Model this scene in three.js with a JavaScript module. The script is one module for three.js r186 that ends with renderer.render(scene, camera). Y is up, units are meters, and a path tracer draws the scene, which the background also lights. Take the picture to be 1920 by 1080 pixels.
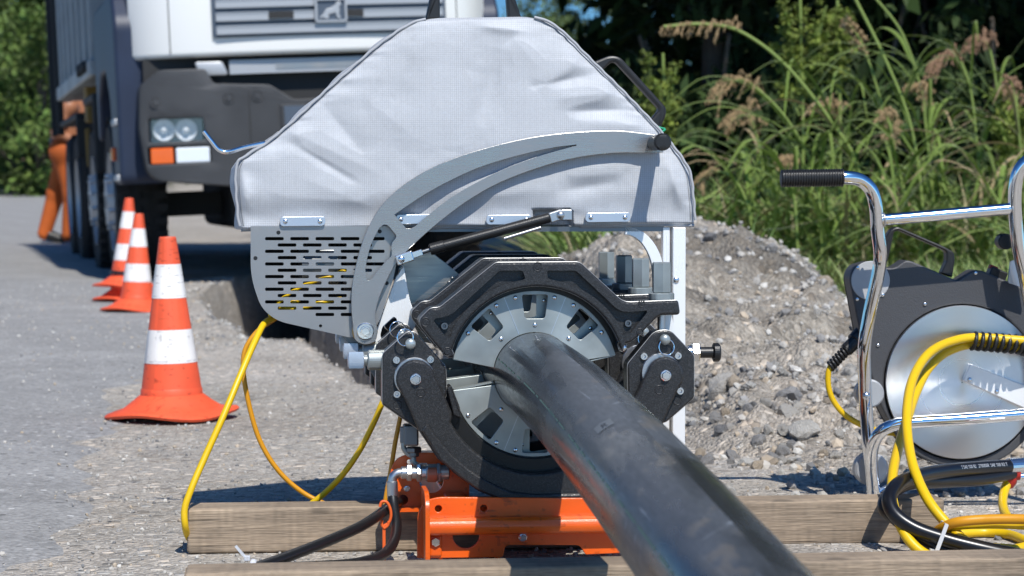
import * as THREE from 'three';
import { Sky } from 'three/addons/objects/Sky.js';
import { mergeGeometries, toCreasedNormals } from 'three/addons/utils/BufferGeometryUtils.js';
import { TessellateModifier } from 'three/addons/modifiers/TessellateModifier.js';
import { RoundedBoxGeometry } from 'three/addons/geometries/RoundedBoxGeometry.js';
import { MarchingCubes } from 'three/addons/objects/MarchingCubes.js';

// ------------------------------------------------------------------ camera, sky, sun, exposure
const EYE = 0.56, LENS = 4400, CX = 960, CY = 540, HORIZON = 350;      // eye height in m; lens measured in 1920-wide photo units
const PITCH = Math.atan((CY - HORIZON) / LENS);
const scene = new THREE.Scene();
const camera = new THREE.PerspectiveCamera(2 * Math.atan(540 / LENS) * 180 / Math.PI, 1920 / 1080, 0.05, 2000);
camera.position.set(0, EYE, 0);
camera.rotation.x = -PITCH;
camera.focus = 3.58;
camera.userData.fStop = 10;
camera.updateMatrixWorld();

const SUN = new THREE.Vector3(0.245, 1, 0.585).normalize();
const sky = new Sky();
sky.scale.setScalar(1000);
sky.material.uniforms.sunPosition.value.copy(SUN);
sky.material.uniforms.turbidity.value = 4.5;
sky.material.uniforms.rayleigh.value = 0.82;
sky.material.uniforms.mieCoefficient.value = 0.004;
if (sky.material.uniforms.cloudCoverage) sky.material.uniforms.cloudCoverage.value = 0;
sky.name = 'sky'; sky.userData.kind = 'structure';
scene.add(sky);
scene.environmentIntensity = 0.125;
const sun = new THREE.DirectionalLight(new THREE.Color(1, 0.955, 0.88), 4.3);
sun.position.copy(SUN).multiplyScalar(40); sun.target.position.set(0, 0, -6);
sun.castShadow = true;
sun.shadow.mapSize.set(4096, 4096);
Object.assign(sun.shadow.camera, { left: -14, right: 14, top: 14, bottom: -14, near: 1, far: 90 });
scene.add(sun, sun.target);
const renderer = new THREE.WebGLRenderer({ antialias: true });
renderer.setSize(1024, 576);
renderer.shadowMap.enabled = true;
renderer.toneMapping = THREE.LinearToneMapping;
renderer.toneMappingExposure = 1.18;

// ------------------------------------------------------------------ random numbers, noise, textures
let seed = 12345;
function rnd() { seed = (seed * 1664525 + 1013904223) >>> 0; return seed / 4294967296; }
const rr = (a, b) => a + (b - a) * rnd();
const clamp = (x, a = 0, b = 1) => Math.min(b, Math.max(a, x));
const lerp = (a, b, t) => a + (b - a) * t;
const smooth = (a, b, x) => { const t = clamp((x - a) / (b - a)); return t * t * (3 - 2 * t); };
function hash(i, j, s = 0) { let h = Math.imul(i, 374761393) + Math.imul(j, 668265263) + Math.imul(s, 2147483647 ^ 0x5bd1e995); h = Math.imul(h ^ (h >>> 13), 1274126177); return ((h ^ (h >>> 16)) >>> 0) / 4294967296; }
function vnoise(x, y, per = 0, s = 0) {                                  // value noise, tiling when per > 0
  const i = Math.floor(x), j = Math.floor(y), fx = x - i, fy = y - j, u = fx * fx * (3 - 2 * fx), v = fy * fy * (3 - 2 * fy);
  const w = (k) => (per ? ((k % per) + per) % per : k);
  return lerp(lerp(hash(w(i), w(j), s), hash(w(i + 1), w(j), s), u), lerp(hash(w(i), w(j + 1), s), hash(w(i + 1), w(j + 1), s), u), v);
}
function fbm(x, y, per = 0, oct = 4, s = 0) { let a = 0, k = 0.5, t = 0; for (let o = 0; o < oct; o++) { a += k * vnoise(x, y, per, s + o); t += k; k *= 0.5; x *= 2; y *= 2; per *= 2; } return a / t; }
function tex(w, h, f, metres, srgb = true) {                              // f(u, v) -> grey or [r, g, b] in 0..1
  const d = new Uint8Array(w * h * 4);
  for (let j = 0; j < h; j++) for (let i = 0; i < w; i++) {
    const c = f((i + 0.5) / w, (j + 0.5) / h), k = (j * w + i) * 4;
    const [r, g, b] = typeof c === 'number' ? [c, c, c] : c;
    d[k] = clamp(r) * 255; d[k + 1] = clamp(g) * 255; d[k + 2] = clamp(b) * 255; d[k + 3] = 255;
  }
  const t = new THREE.DataTexture(d, w, h);
  t.wrapS = t.wrapT = THREE.RepeatWrapping; t.magFilter = t.minFilter = THREE.LinearFilter;
  if (srgb) t.colorSpace = THREE.SRGBColorSpace;
  if (metres) t.repeat.set(1 / (metres[0] ?? metres), 1 / (metres[1] ?? metres));
  t.needsUpdate = true;
  return t;
}
function cells(u, v, n, s) {                                              // Voronoi, tiling: [nearest, second, id]
  const x = u * n, y = v * n, i = Math.floor(x), j = Math.floor(y);
  let a = 9, b = 9, id = 0;
  for (let q = -1; q <= 1; q++) for (let p = -1; p <= 1; p++) {
    const ii = ((i + p) % n + n) % n, jj = ((j + q) % n + n) % n;
    const dx = i + p + hash(ii, jj, s) - x, dy = j + q + hash(ii, jj, s + 7) - y, d = Math.sqrt(dx * dx + dy * dy);
    if (d < a) { b = a; a = d; id = hash(ii, jj, s + 13); } else if (d < b) b = d;
  }
  return [a, b, id];
}

// ------------------------------------------------------------------ survey: from a sight line to a point in the place
function sight(px, py) { return new THREE.Vector3(px - CX, CY - py, -LENS).normalize().applyAxisAngle(new THREE.Vector3(1, 0, 0), -PITCH); }
function at(px, py, depth) { const r = sight(px, py); return camera.position.clone().addScaledVector(r, depth / -r.z); }
function onGround(px, py, h = 0) { const r = sight(px, py); return camera.position.clone().addScaledVector(r, (h - EYE) / r.y); }
function surveyor(group) {                                                // (px, py, z) -> [x, y] on the plane z of the group's own axes
  group.updateMatrixWorld(true);
  const inv = group.matrixWorld.clone().invert(), o = camera.position.clone().applyMatrix4(inv);
  return (px, py, z = 0) => {
    const d = sight(px, py).transformDirection(inv), t = (z - o.z) / d.z;
    return [o.x + d.x * t, o.y + d.y * t];
  };
}

// ------------------------------------------------------------------ geometry helpers
const V3 = (x, y, z) => new THREE.Vector3(x, y, z);
function plain(g) { const h = g.index ? g.toNonIndexed() : g; for (const k of Object.keys(h.attributes)) if (!['position', 'normal', 'uv'].includes(k)) h.deleteAttribute(k); h.clearGroups?.(); return h; }
function merge(list) { const m = list.length === 1 ? list[0] : mergeGeometries(list.map(plain)); m.userData = { keepUV: list.every((g) => g.userData?.keepUV) }; return m; }
function faceUV(g0) {                                                     // uv in metres, from each face's own direction
  const g = g0.index ? g0.toNonIndexed() : g0, p = g.attributes.position, n = p.count, uv = new Float32Array(n * 2);
  const a = V3(), b = V3(), c = V3();
  for (let i = 0; i < n; i += 3) {
    a.fromBufferAttribute(p, i); b.fromBufferAttribute(p, i + 1).sub(a); c.fromBufferAttribute(p, i + 2).sub(a); b.cross(c);
    const x = Math.abs(b.x), y = Math.abs(b.y), z = Math.abs(b.z);
    for (let k = i; k < i + 3; k++) {
      const X = p.getX(k), Y = p.getY(k), Z = p.getZ(k);
      if (z >= x && z >= y) { uv[k * 2] = X; uv[k * 2 + 1] = Y; } else if (y >= x) { uv[k * 2] = X; uv[k * 2 + 1] = Z; } else { uv[k * 2] = Z; uv[k * 2 + 1] = Y; }
    }
  }
  g.setAttribute('uv', new THREE.BufferAttribute(uv, 2));
  return g;
}
function shapeOf(pts, r = 0, path = new THREE.Shape()) {                  // polygon with rounded corners; a point may carry its own radius
  const n = pts.length;
  for (let i = 0; i < n; i++) {
    const p = pts[i], a = pts[(i + n - 1) % n], b = pts[(i + 1) % n], R = p[2] ?? r;
    const da = Math.hypot(a[0] - p[0], a[1] - p[1]), db = Math.hypot(b[0] - p[0], b[1] - p[1]), k = Math.min(R, da * 0.48, db * 0.48);
    const x0 = p[0] + (a[0] - p[0]) / da * k, y0 = p[1] + (a[1] - p[1]) / da * k, x1 = p[0] + (b[0] - p[0]) / db * k, y1 = p[1] + (b[1] - p[1]) / db * k;
    if (i === 0) path.moveTo(x0, y0); else path.lineTo(x0, y0);
    if (k > 1e-5) path.quadraticCurveTo(p[0], p[1], x1, y1);
  }
  path.closePath();
  return path;
}
function circlePath(x, y, r, path = new THREE.Path()) { path.absarc(x, y, r, 0, Math.PI * 2, false); return path; }
function ext(shape, z0, z1, bevel = 0, curve = 8, bseg = 2) {             // solid between z0 and z1, edges rounded by bevel, outline kept
  const g = new THREE.ExtrudeGeometry(shape, { depth: z1 - z0 - 2 * bevel, bevelEnabled: bevel > 0, bevelThickness: bevel, bevelSize: bevel, bevelOffset: -bevel, bevelSegments: bseg, curveSegments: curve });
  g.translate(0, 0, z0 + bevel);
  return g;
}
function box(w, h, d, x = 0, y = 0, z = 0, r = 0) {
  const g = r > 0 ? new RoundedBoxGeometry(w, h, d, 2, Math.min(r, w / 2.01, h / 2.01, d / 2.01)) : new THREE.BoxGeometry(w, h, d);
  return g.translate(x, y, z);
}
function band(shape, z0, z1, grow) { const g = new THREE.ExtrudeGeometry(shape, { depth: z1 - z0 - 0.0006, bevelEnabled: true, bevelThickness: 0.0003, bevelSize: grow, bevelOffset: 0, bevelSegments: 1, curveSegments: 6 }); return g.translate(0, 0, z0 + 0.0003); }   // thin layer that stands a little proud of an outline
function orient(g, dir) { return g.applyQuaternion(new THREE.Quaternion().setFromUnitVectors(V3(0, 1, 0), dir.clone().normalize())); }
function lathe(prof, seg = 24) { return toCreasedNormals(new THREE.LatheGeometry(prof.map(([r, y]) => new THREE.Vector2(Math.max(r, 1e-5), y)), seg), 0.6); }
function rod(a, b, r, seg = 20, ch = 0.12) {                              // solid round bar from a to b with chamfered ends
  a = V3(...a); b = V3(...b);
  const d = b.clone().sub(a), L = d.length(), c = Math.min(r * ch, L * 0.3);
  const g = lathe([[0, 0], [r - c, 0], [r, c], [r, L - c], [r - c, L], [0, L]], seg);
  return orient(g, d).translate(a.x, a.y, a.z);
}
function hexBar(a, b, r) { a = V3(...a); b = V3(...b); const d = b.clone().sub(a), L = d.length(), c = Math.min(r * 0.12, L * 0.2); const g = toCreasedNormals(new THREE.LatheGeometry([[0, 0], [r - c, 0], [r, c], [r, L - c], [r - c, L], [0, L]].map(([q, y]) => new THREE.Vector2(Math.max(q, 1e-5), y)), 6), 0.3); return orient(g, d).translate(a.x, a.y, a.z); }
function tube(pts, r, per = 10, seg = 12, closed = false) {               // bent round bar, capped; uv in metres
  const c = new THREE.CatmullRomCurve3(pts.map((p) => (p.isVector3 ? p : V3(...p))), closed, 'centripetal'), n = Math.max(2, per * (pts.length - (closed ? 0 : 1)));
  const t = new THREE.TubeGeometry(c, n, r, seg, closed), L = c.getLength(), uv = t.attributes.uv;
  for (let i = 0; i < uv.count; i++) uv.setXY(i, uv.getX(i) * L, uv.getY(i) * 2 * Math.PI * r);
  const list = [plain(t)];
  if (!closed) for (const e of [0, 1]) {
    const p = c.getPointAt(e), d = c.getTangentAt(e).multiplyScalar(e ? 1 : -1);
    list.push(plain(orient(lathe([[r, 0], [r * 0.86, r * 0.14], [0, r * 0.16]], seg), d).translate(p.x, p.y, p.z)));
  }
  const g = mergeGeometries(list); g.userData.keepUV = true; g.userData.curve = c;
  return g;
}
function ring(center, R, r, normal = V3(0, 0, 1), seg = 28) { const g = new THREE.TorusGeometry(R, r, 8, seg); g.applyQuaternion(new THREE.Quaternion().setFromUnitVectors(V3(0, 0, 1), normal.clone().normalize())); return g.translate(...center); }

// ------------------------------------------------------------------ things and parts
const used = {};
const numbered = (n) => { used[n] = (used[n] ?? -1) + 1; return used[n] ? n + '_' + String(used[n]).padStart(3, '0') : n; };
function tag(o, label, category, group) { Object.assign(o.userData, { label, category }); if (group) o.userData.group = group; return o; }
function thing(name, label, category, pos = [0, 0, 0], turn = 0, group) {
  const o = new THREE.Group(); o.name = numbered(name); o.position.set(...pos); o.rotation.y = turn; scene.add(o);
  return tag(o, label, category, group);
}
function part(parent, name, geoms, mat, label) {
  let g = Array.isArray(geoms) ? merge(geoms) : geoms;
  if (mat.userData.metres && !g.userData?.keepUV) g = faceUV(g);
  const m = new THREE.Mesh(g, mat); m.name = name; m.castShadow = m.receiveShadow = true;
  if (label) m.userData.label = label;
  parent.add(m); return m;
}
function each(parent, name, list, mat) { for (const g of list) part(parent, name, g, mat); }   // alike pieces, each a mesh of its own
function piece(name, geoms, mat, label, category, group) { const m = part(scene, numbered(name), geoms, mat); return tag(m, label, category, group); }
function structure(name, geoms, mat) { const m = part(scene, numbered(name), geoms, mat); m.userData.kind = 'structure'; return m; }
function instanced(parent, name, geom, mat, list, kind = 'stuff') {       // list of {m: Matrix4, c: Color}
  const o = new THREE.InstancedMesh(geom, mat, list.length); o.name = name; o.castShadow = o.receiveShadow = true;
  list.forEach((e, i) => { o.setMatrixAt(i, e.m); if (e.c) o.setColorAt(i, e.c); });
  if (kind) o.userData.kind = kind;
  parent.add(o); return o;
}

// ------------------------------------------------------------------ materials (base colours are linear)
const col = (r, g, b) => new THREE.Color().setRGB(r, g ?? r, b ?? r);
function mat(c, rough, metal = 0, more = {}) {
  const m = new THREE.MeshPhysicalMaterial({ color: c, roughness: rough, metalness: metal, side: THREE.DoubleSide, ...more });
  m.userData.metres = !!(more.map || more.bumpMap || more.roughnessMap);
  return m;
}
const T = {};
T.hammer = tex(256, 256, (u, v) => { const n = vnoise(u * 110, v * 110, 110, 3), m = vnoise(u * 60, v * 60, 60, 5); const s = smooth(0.42, 0.8, n * 0.6 + m * 0.4); return 0.42 + 0.24 * s; }, 0.075);
T.hammerBump = tex(256, 256, (u, v) => vnoise(u * 64, v * 64, 64, 9) * 0.7 + vnoise(u * 110, v * 110, 110, 12) * 0.3, 0.09, false);
T.fine = tex(256, 256, (u, v) => vnoise(u * 128, v * 128, 128, 21), 0.1, false);
T.smudge = tex(512, 512, (u, v) => { const n = fbm(u * 6, v * 6, 6, 5, 31); return 0.62 + 0.5 * (n - 0.5) + 0.08 * (vnoise(u * 200, v * 8, 0, 4) - 0.5); }, 0.5, false);
T.brushed = tex(512, 512, (u, v) => { const n = fbm(u * 5, v * 5, 5, 4, 41), b = vnoise(u * 8, v * 256, 256, 43); return 0.5 + 0.35 * (n - 0.5) + 0.25 * (b - 0.5); }, 0.25, false);
T.zincCol = tex(256, 256, (u, v) => { const n = fbm(u * 5, v * 5, 5, 4, 51); const k = 0.78 + 0.3 * (n - 0.5); return [k * 0.97, k, k * 1.02]; }, 0.22);
T.weave = tex(256, 256, (u, v) => { const a = Math.abs(Math.sin(u * Math.PI * 16)), b = Math.abs(Math.sin(v * Math.PI * 16)); const rip = Math.max(smooth(0.93, 1, a), smooth(0.93, 1, b)); return 0.45 + 0.25 * rip + 0.18 * (vnoise(u * 128, v * 128, 128, 3) - 0.5); }, 0.055, false);
T.cloth = tex(512, 512, (u, v) => { const n = fbm(u * 5, v * 5, 5, 5, 61), a = Math.abs(Math.sin(u * Math.PI * 96)), st = smooth(0.6, 0.9, fbm(u * 9, v * 9, 9, 5, 66)) * 0.03; const k = 0.74 + 0.06 * (n - 0.5) - 0.055 * smooth(0.8, 1, a) - 0.03 * smooth(0.8, 1, Math.abs(Math.sin(v * Math.PI * 96))) + 0.035 * (vnoise(u * 256, v * 256, 256, 8) - 0.5) - st; return [k * 0.985, k, k * 1.02]; }, 0.31);
T.wood = tex(2048, 256, (u, v) => {
  const w = fbm(u * 7, v * 6, 0, 3, 71), g = Math.sin((v * 9 + w * 4 + 0.4 * vnoise(u * 12, v * 40, 0, 2)) * 6.28) * 0.5 + 0.5;
  const f = vnoise(u * 90, v * 230, 0, 73), ff = vnoise(u * 300, v * 250, 0, 74), crack = smooth(0.82, 0.92, vnoise(u * 14, v * 60, 0, 77)), st = fbm(u * 12, v * 3, 0, 5, 79);
  const saw = vnoise(u * 420, v * 5, 0, 70), knot = smooth(0.09, 0.03, Math.hypot((u * 10 % 1) - 0.5, (v - hash(Math.floor(u * 10), 3, 5)) * 1.3) + 0.04 * (vnoise(u * 200, v * 40, 0, 3) - 0.5)) * (hash(Math.floor(u * 10), 1, 4) > 0.5 ? 1 : 0);
  const k = 0.54 + 0.05 * (g - 0.5) + 0.06 * (f - 0.5) + 0.08 * (ff - 0.5) + 0.05 * (saw - 0.5) - 0.09 * crack + 0.24 * (st - 0.5) - 0.16 * knot;
  return [k * 1.05, k * 0.93, k * 0.79];
}, [2.4, 0.24]);
T.woodBump = tex(2048, 256, (u, v) => 0.6 * vnoise(u * 90, v * 230, 0, 73) + 0.4 - 0.5 * smooth(0.82, 0.92, vnoise(u * 14, v * 60, 0, 77)), [2.4, 0.24], false);
T.dirt = tex(512, 512, (u, v) => { const n = fbm(u * 4, v * 4, 4, 5, 81); const k = 0.8 + 0.35 * (n - 0.5); return [k, k * 0.985, k * 0.96]; }, 1.3);
T.scuff = tex(512, 512, (u, v) => { const n = fbm(u * 5, v * 5, 5, 5, 83), s = smooth(0.80, 0.95, vnoise(u * 30 + v * 7, v * 90, 0, 85)) * smooth(0.45, 0.6, fbm(u * 6, v * 6, 6, 3, 87)), sp = smooth(0.72, 0.8, fbm(u * 40, v * 40, 40, 3, 89)); const k = 0.93 + 0.2 * (n - 0.5) - 0.2 * s - 0.12 * sp; return [k, k * 0.99, k * 0.97]; }, 0.4);
T.lump = tex(256, 256, (u, v) => fbm(u * 8, v * 8, 8, 5, 91), 0.5, false);
// gravel bed: two sizes of packed stones in pale limestone dust
function gravelPair(n1, n2, s, metres, dust, tone) {
  const N = 1024, hgt = new Float32Array(N * N), colr = [];
  const cm = tex(N, N, (u, v) => {
    const a = cells(u, v, n1, s), b = cells(u, v, n2, s + 3), big = b[2] > 0.62 && b[0] < 0.36;
    const grit = vnoise(u * 300, v * 300, 300, s + 5);
    const pit = smooth(0.62, 0.8, fbm(u * 10, v * 10, 10, 4, s + 6));
    let h = clamp(1 - a[0] * 1.3) * 0.5 * (1 - dust * 0.5) + 0.2 * grit; let k = lerp(0.68 + 0.28 * (a[2] - 0.5), 0.73, dust) + 0.1 * (grit - 0.5);
    if (big) { h = 0.55 + 0.45 * (1 - b[0] / 0.36); k = 0.52 + 0.36 * (b[2] - 0.62) / 0.38 + 0.06 * (grit - 0.5); }
    else k -= 0.10 * smooth(0.12, 0.02, a[1] - a[0]) * (1 - dust);
    k *= tone; k -= 0.06 * pit;
    const wv = (b[2] * 7 % 1 - 0.5) * (big ? 0.06 : 0.015);
    hgt[(Math.floor(v * N) * N + Math.floor(u * N))] = h;
    return [k * (1.01 + wv), k * 0.985, k * (0.95 - wv)];
  }, metres);
  const bm = tex(N, N, (u, v) => hgt[(Math.floor(v * N) * N + Math.floor(u * N))], metres, false);
  return [cm, bm];
}
[T.gravel, T.gravelBump] = gravelPair(110, 30, 101, 0.85, 0.35, 1);
T.asphalt = tex(1024, 1024, (u, v) => {
  const a = cells(u, v, 150, 131), g = vnoise(u * 400, v * 400, 400, 133), b = cells(u, v, 42, 135), spk = b[2] > 0.9 && b[0] < 0.18 ? 0.2 : 0, dk = b[2] < 0.06 && b[0] < 0.24 ? -0.14 : 0;
  const k = 0.565 + 0.10 * (a[2] - 0.5) + 0.09 * (g - 0.5) + 0.12 * (fbm(u * 5, v * 5, 5, 5, 137) - 0.5) + spk + dk;
  return [k * 1.005, k * 0.995, k * 0.98];
}, 1.4);
T.asphaltBump = tex(512, 512, (u, v) => clamp(1 - cells(u, v, 75, 131)[0]), 0.7, false);
T.pipe = tex(2048, 512, (u, v) => {                                         // u along, v round
  const n = fbm(u * 14, v * 5, 0, 5, 141), s = vnoise(u * 30 + v * 9, v * 190 - u * 60, 0, 143), s2 = vnoise(u * 330 + v * 20, v * 14, 0, 145);
  const dust = smooth(0.46, 0.74, n), scr = smooth(0.86, 0.98, s) * 0.5 + smooth(0.9, 0.99, s2) * 0.4;
  const mud = smooth(0.62, 0.74, fbm(u * 70, v * 16, 0, 4, 147)) * smooth(0.45, 0.6, fbm(u * 12, v * 5, 0, 3, 149));
  let k = 0.23 + 0.09 * dust + 0.05 * dust * vnoise(u * 500, v * 160, 0, 6) + 0.30 * scr * (0.35 + dust);
  let c = [k * 0.98, k, k * 1.02]; c = c.map((x, i) => lerp(x, [0.44, 0.40, 0.35][i], mud * 0.55));
  return c;
});
T.pipeRough = tex(1024, 256, (u, v) => 0.18 + 0.26 * smooth(0.4, 0.75, fbm(u * 14, v * 5, 0, 5, 141)) + 0.10 * vnoise(u * 200, v * 120, 0, 4), null, false);
T.disc = tex(64, 512, (u, v) => 0.74 + 0.12 * vnoise(v * 60, 0.5, 0, 151) + 0.14 * vnoise(v * 10, 0.5, 0, 152), null, false);
T.leafTone = null;

const M = {
  hammer: mat(col(0.125, 0.126, 0.13), 0.36, 0.1, { map: T.hammer, bumpMap: T.hammerBump, bumpScale: 0.00028 }),
  hammerGrey: mat(col(0.062, 0.063, 0.068), 0.5, 0.1, { bumpMap: T.hammerBump, bumpScale: 0.0003 }),
  edgeHighlight: mat(col(0.42, 0.42, 0.41), 0.4, 0.6),  // bare metal tone that also paints highlights along the clamp edges
  blackSteel: mat(col(0.016), 0.32, 0.3, { bumpMap: T.fine, bumpScale: 0.00015 }),
  zinc: mat(col(0.70, 0.715, 0.67), 0.6, 0.55, { map: T.zincCol, roughnessMap: T.smudge }),
  zincBlue: mat(col(0.56, 0.61, 0.67), 0.5, 0.7, { roughnessMap: T.smudge }),
  bolt: mat(col(0.78, 0.79, 0.80), 0.22, 1),
  chrome: mat(col(0.86, 0.87, 0.88), 0.06, 1),
  steel: mat(col(0.60, 0.60, 0.60), 0.36, 1, {}),
  darkSteel: mat(col(0.2, 0.21, 0.22), 0.4, 1),
  armPlate: mat(col(0.37, 0.362, 0.35), 0.62, 0.75, { roughnessMap: T.brushed, bumpMap: T.fine, bumpScale: 0.00006 }),
  sheet: mat(col(0.37, 0.362, 0.35), 0.6, 0.7, { roughnessMap: T.smudge, bumpMap: T.fine, bumpScale: 0.00005 }),
  alu: mat(col(0.88, 0.88, 0.87), 0.5, 0.3, { roughnessMap: T.smudge }),
  heater: mat(col(0.46, 0.44, 0.40), 0.75, 1, { roughnessMap: T.brushed }),
  disc: mat(col(0.72, 0.725, 0.73), 0.34, 1, { roughnessMap: T.disc, anisotropy: 0.85 }),
  cover: mat(col(0.98), 0.62, 0, { map: T.cloth, bumpMap: T.weave, bumpScale: 0.00045, sheen: 0.2, sheenRoughness: 0.5 }),
  binding: mat(col(0.36, 0.37, 0.385), 0.7),
  thread: mat(col(0.25, 0.26, 0.27), 0.8),
  orange: mat(col(0.95, 0.14, 0.007), 0.34, 0, { clearcoat: 0.3, clearcoatRoughness: 0.3, bumpMap: T.fine, bumpScale: 0.00015, map: T.scuff }),
  orangePlastic: mat(col(0.75, 0.12, 0.02), 0.5),
  black: mat(col(0.012), 0.42, 0, { bumpMap: T.fine, bumpScale: 0.00012 }),
  rubber: mat(col(0.010, 0.010, 0.011), 0.36, 0, {}),
  strapBlack: mat(col(0.02), 0.6),
  yellow: mat(col(0.72, 0.46, 0.005), 0.38, 0, {}),
  yellowOrange: mat(col(0.62, 0.27, 0.008), 0.4, 0, {}),  // orange yellow; on the sagging cable it paints shade
  brass: mat(col(0.55, 0.36, 0.14), 0.35, 1),
  copper: mat(col(0.5, 0.16, 0.08), 0.45, 0.2),
  red: mat(col(0.42, 0.02, 0.012), 0.45),
  green: mat(col(0.01, 0.28, 0.14), 0.6),
  tie: mat(col(0.75, 0.76, 0.78), 0.4, 0, { transmission: 0.25 }),
  wood: mat(col(0.92), 0.86, 0, { map: T.wood, bumpMap: T.woodBump, bumpScale: 0.0012 }),
  endWood: mat(col(0.30, 0.22, 0.14), 0.9, 0, { bumpMap: T.lump, bumpScale: 0.002 }),
  pipe: mat(col(0.86, 0.92, 1.0), 0.9, 0, { map: T.pipe, roughnessMap: T.pipeRough }),
  gravel: mat(col(0.98, 0.97, 0.95), 0.95, 0, { map: T.gravel, bumpMap: T.gravelBump, bumpScale: 0.009 }),
  asphalt: mat(col(0.98), 0.9, 0, { map: T.asphalt, bumpMap: T.asphaltBump, bumpScale: 0.0025 }),
  stone: mat(col(1), 0.93, 0, { bumpMap: T.lump, bumpScale: 0.006 }),
  coneOrange: mat(col(0.95, 0.125, 0.045), 0.55, 0, { map: T.scuff }),
  coneWhite: mat(col(0.92, 0.91, 0.90), 0.45, 0, { map: T.scuff }),
  truckWhite: mat(col(0.80, 0.80, 0.77), 0.3, 0, { clearcoat: 0.5, clearcoatRoughness: 0.12 }),
  bumper: mat(col(0.06, 0.064, 0.072), 0.55, 0, { bumpMap: T.fine, bumpScale: 0.0003, map: T.dirt }),
  truckBlue: mat(col(0.018, 0.034, 0.085), 0.5, 0, { map: T.dirt }),
  truckDark: mat(col(0.018), 0.7, 0),
  tyre: mat(col(0.022, 0.022, 0.023), 0.85, 0, { map: T.dirt }),
  slat: mat(col(0.42, 0.43, 0.44), 0.45, 0.4),
  slate: mat(col(0.07, 0.09, 0.12), 0.4),
  dumpBody: mat(col(0.52, 0.57, 0.60), 0.55, 0.1, { map: T.dirt }),
  ochre: mat(col(0.30, 0.19, 0.04), 0.7, 0, { map: T.dirt }),
  lampGlass: mat(col(0.95), 0.04, 0, { transmission: 1, ior: 1.5 }),
  reflector: mat(col(0.85), 0.12, 1),
  lampWhite: mat(col(0.72, 0.76, 0.8), 0.25, 0, { clearcoat: 0.6 }),
  amber: mat(col(0.75, 0.12, 0.008), 0.2, 0, { clearcoat: 0.6 }),
  glassDark: mat(col(0.02), 0.05, 0, { clearcoat: 1 }),
};

// ------------------------------------------------------------------ terrain
// left lip of the trench, from near to far: [x, z]
const LIP = [[0.02, -4.7], [-0.10, -5.2], [-0.345, -6.2], [-0.74, -8.35], [-0.93, -8.52], [-1.2, -9.6], [-1.66, -12.3], [-1.64, -14], [-1.55, -16.5], [-1.5, -19.4]];
function lipX(z) { for (let i = 0; i < LIP.length - 1; i++) { const [x0, z0] = LIP[i], [x1, z1] = LIP[i + 1]; if (z <= z0 && z >= z1) return lerp(x0, x1, (z - z0) / (z1 - z0)); } return null; }
const trenchWidth = (z) => lerp(0.34, 0.62, smooth(-5, -8.2, z));
function terrain(x, z) {
  let h = 0.010 * (fbm(x * 2.2 + 40, z * 2.2 + 40, 0, 4, 3) - 0.5) + (z < -24 ? (-z - 24) * 0.0145 : 0);
  const lx = lipX(z);
  if (lx !== null) {
    const jag = 0.05 * (fbm(x * 3 + 9, z * 3 + 9, 0, 3, 5) - 0.5), d = x - lx + jag, end = smooth(-4.7, -4.95, z) * smooth(-19.4, -19.0, z);
    const w = trenchWidth(z), wall = smooth(0, 0.07, d) * (1 - smooth(w - 0.05, w, d));
    h -= wall * end * (0.62 + 0.12 * (fbm(x * 6, z * 6, 0, 3, 6) - 0.5));
    if (d < 0 && d > -0.5) h += 0.03 * smooth(-0.35, -0.05, d) * end * vnoise(z * 3, 4, 0, 8);
  }
  return h;
}
function heap(x, z) {                                                     // spoil thrown up on the right of the trench
  const lx = lipX(z) ?? (z > -5 ? 0.1 : -2), d = x - lx - trenchWidth(z) - 0.04;
  const n = fbm(x * 1.6 + 3, z * 1.6 + 3, 0, 5, 17), ridge = smooth(-4.2, -5.4, z) * 0.1 + smooth(-5.2, -7.3, z) * 0.29;
  const back = 1 - smooth(-7.7, -9.6, z + 0.5 * (n - 0.5));
  const right = 1 - smooth(0.75, 1.4, x + 0.5 * (n - 0.5) + (z + 7) * 0.1), far = smooth(-5.4, -6.6, z);
  const bump = 0.16 * (fbm(x * 5, z * 5, 0, 4, 19) - 0.5) + 0.085 * (fbm(x * 15, z * 15, 0, 3, 23) - 0.5);
  return -0.03 + (ridge * (0.75 + 0.5 * n) + bump * smooth(-4.3, -5.3, z)) * back * smooth(-0.05, 0.3, d) * lerp(1, right, far);
}
function axis(stops) { const a = []; for (const [from, to, step] of stops) { const n = Math.round((to - from) / step); for (let i = 0; i < n; i++) a.push(from + (to - from) * i / n); } a.push(stops[stops.length - 1][1]); return a; }
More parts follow.
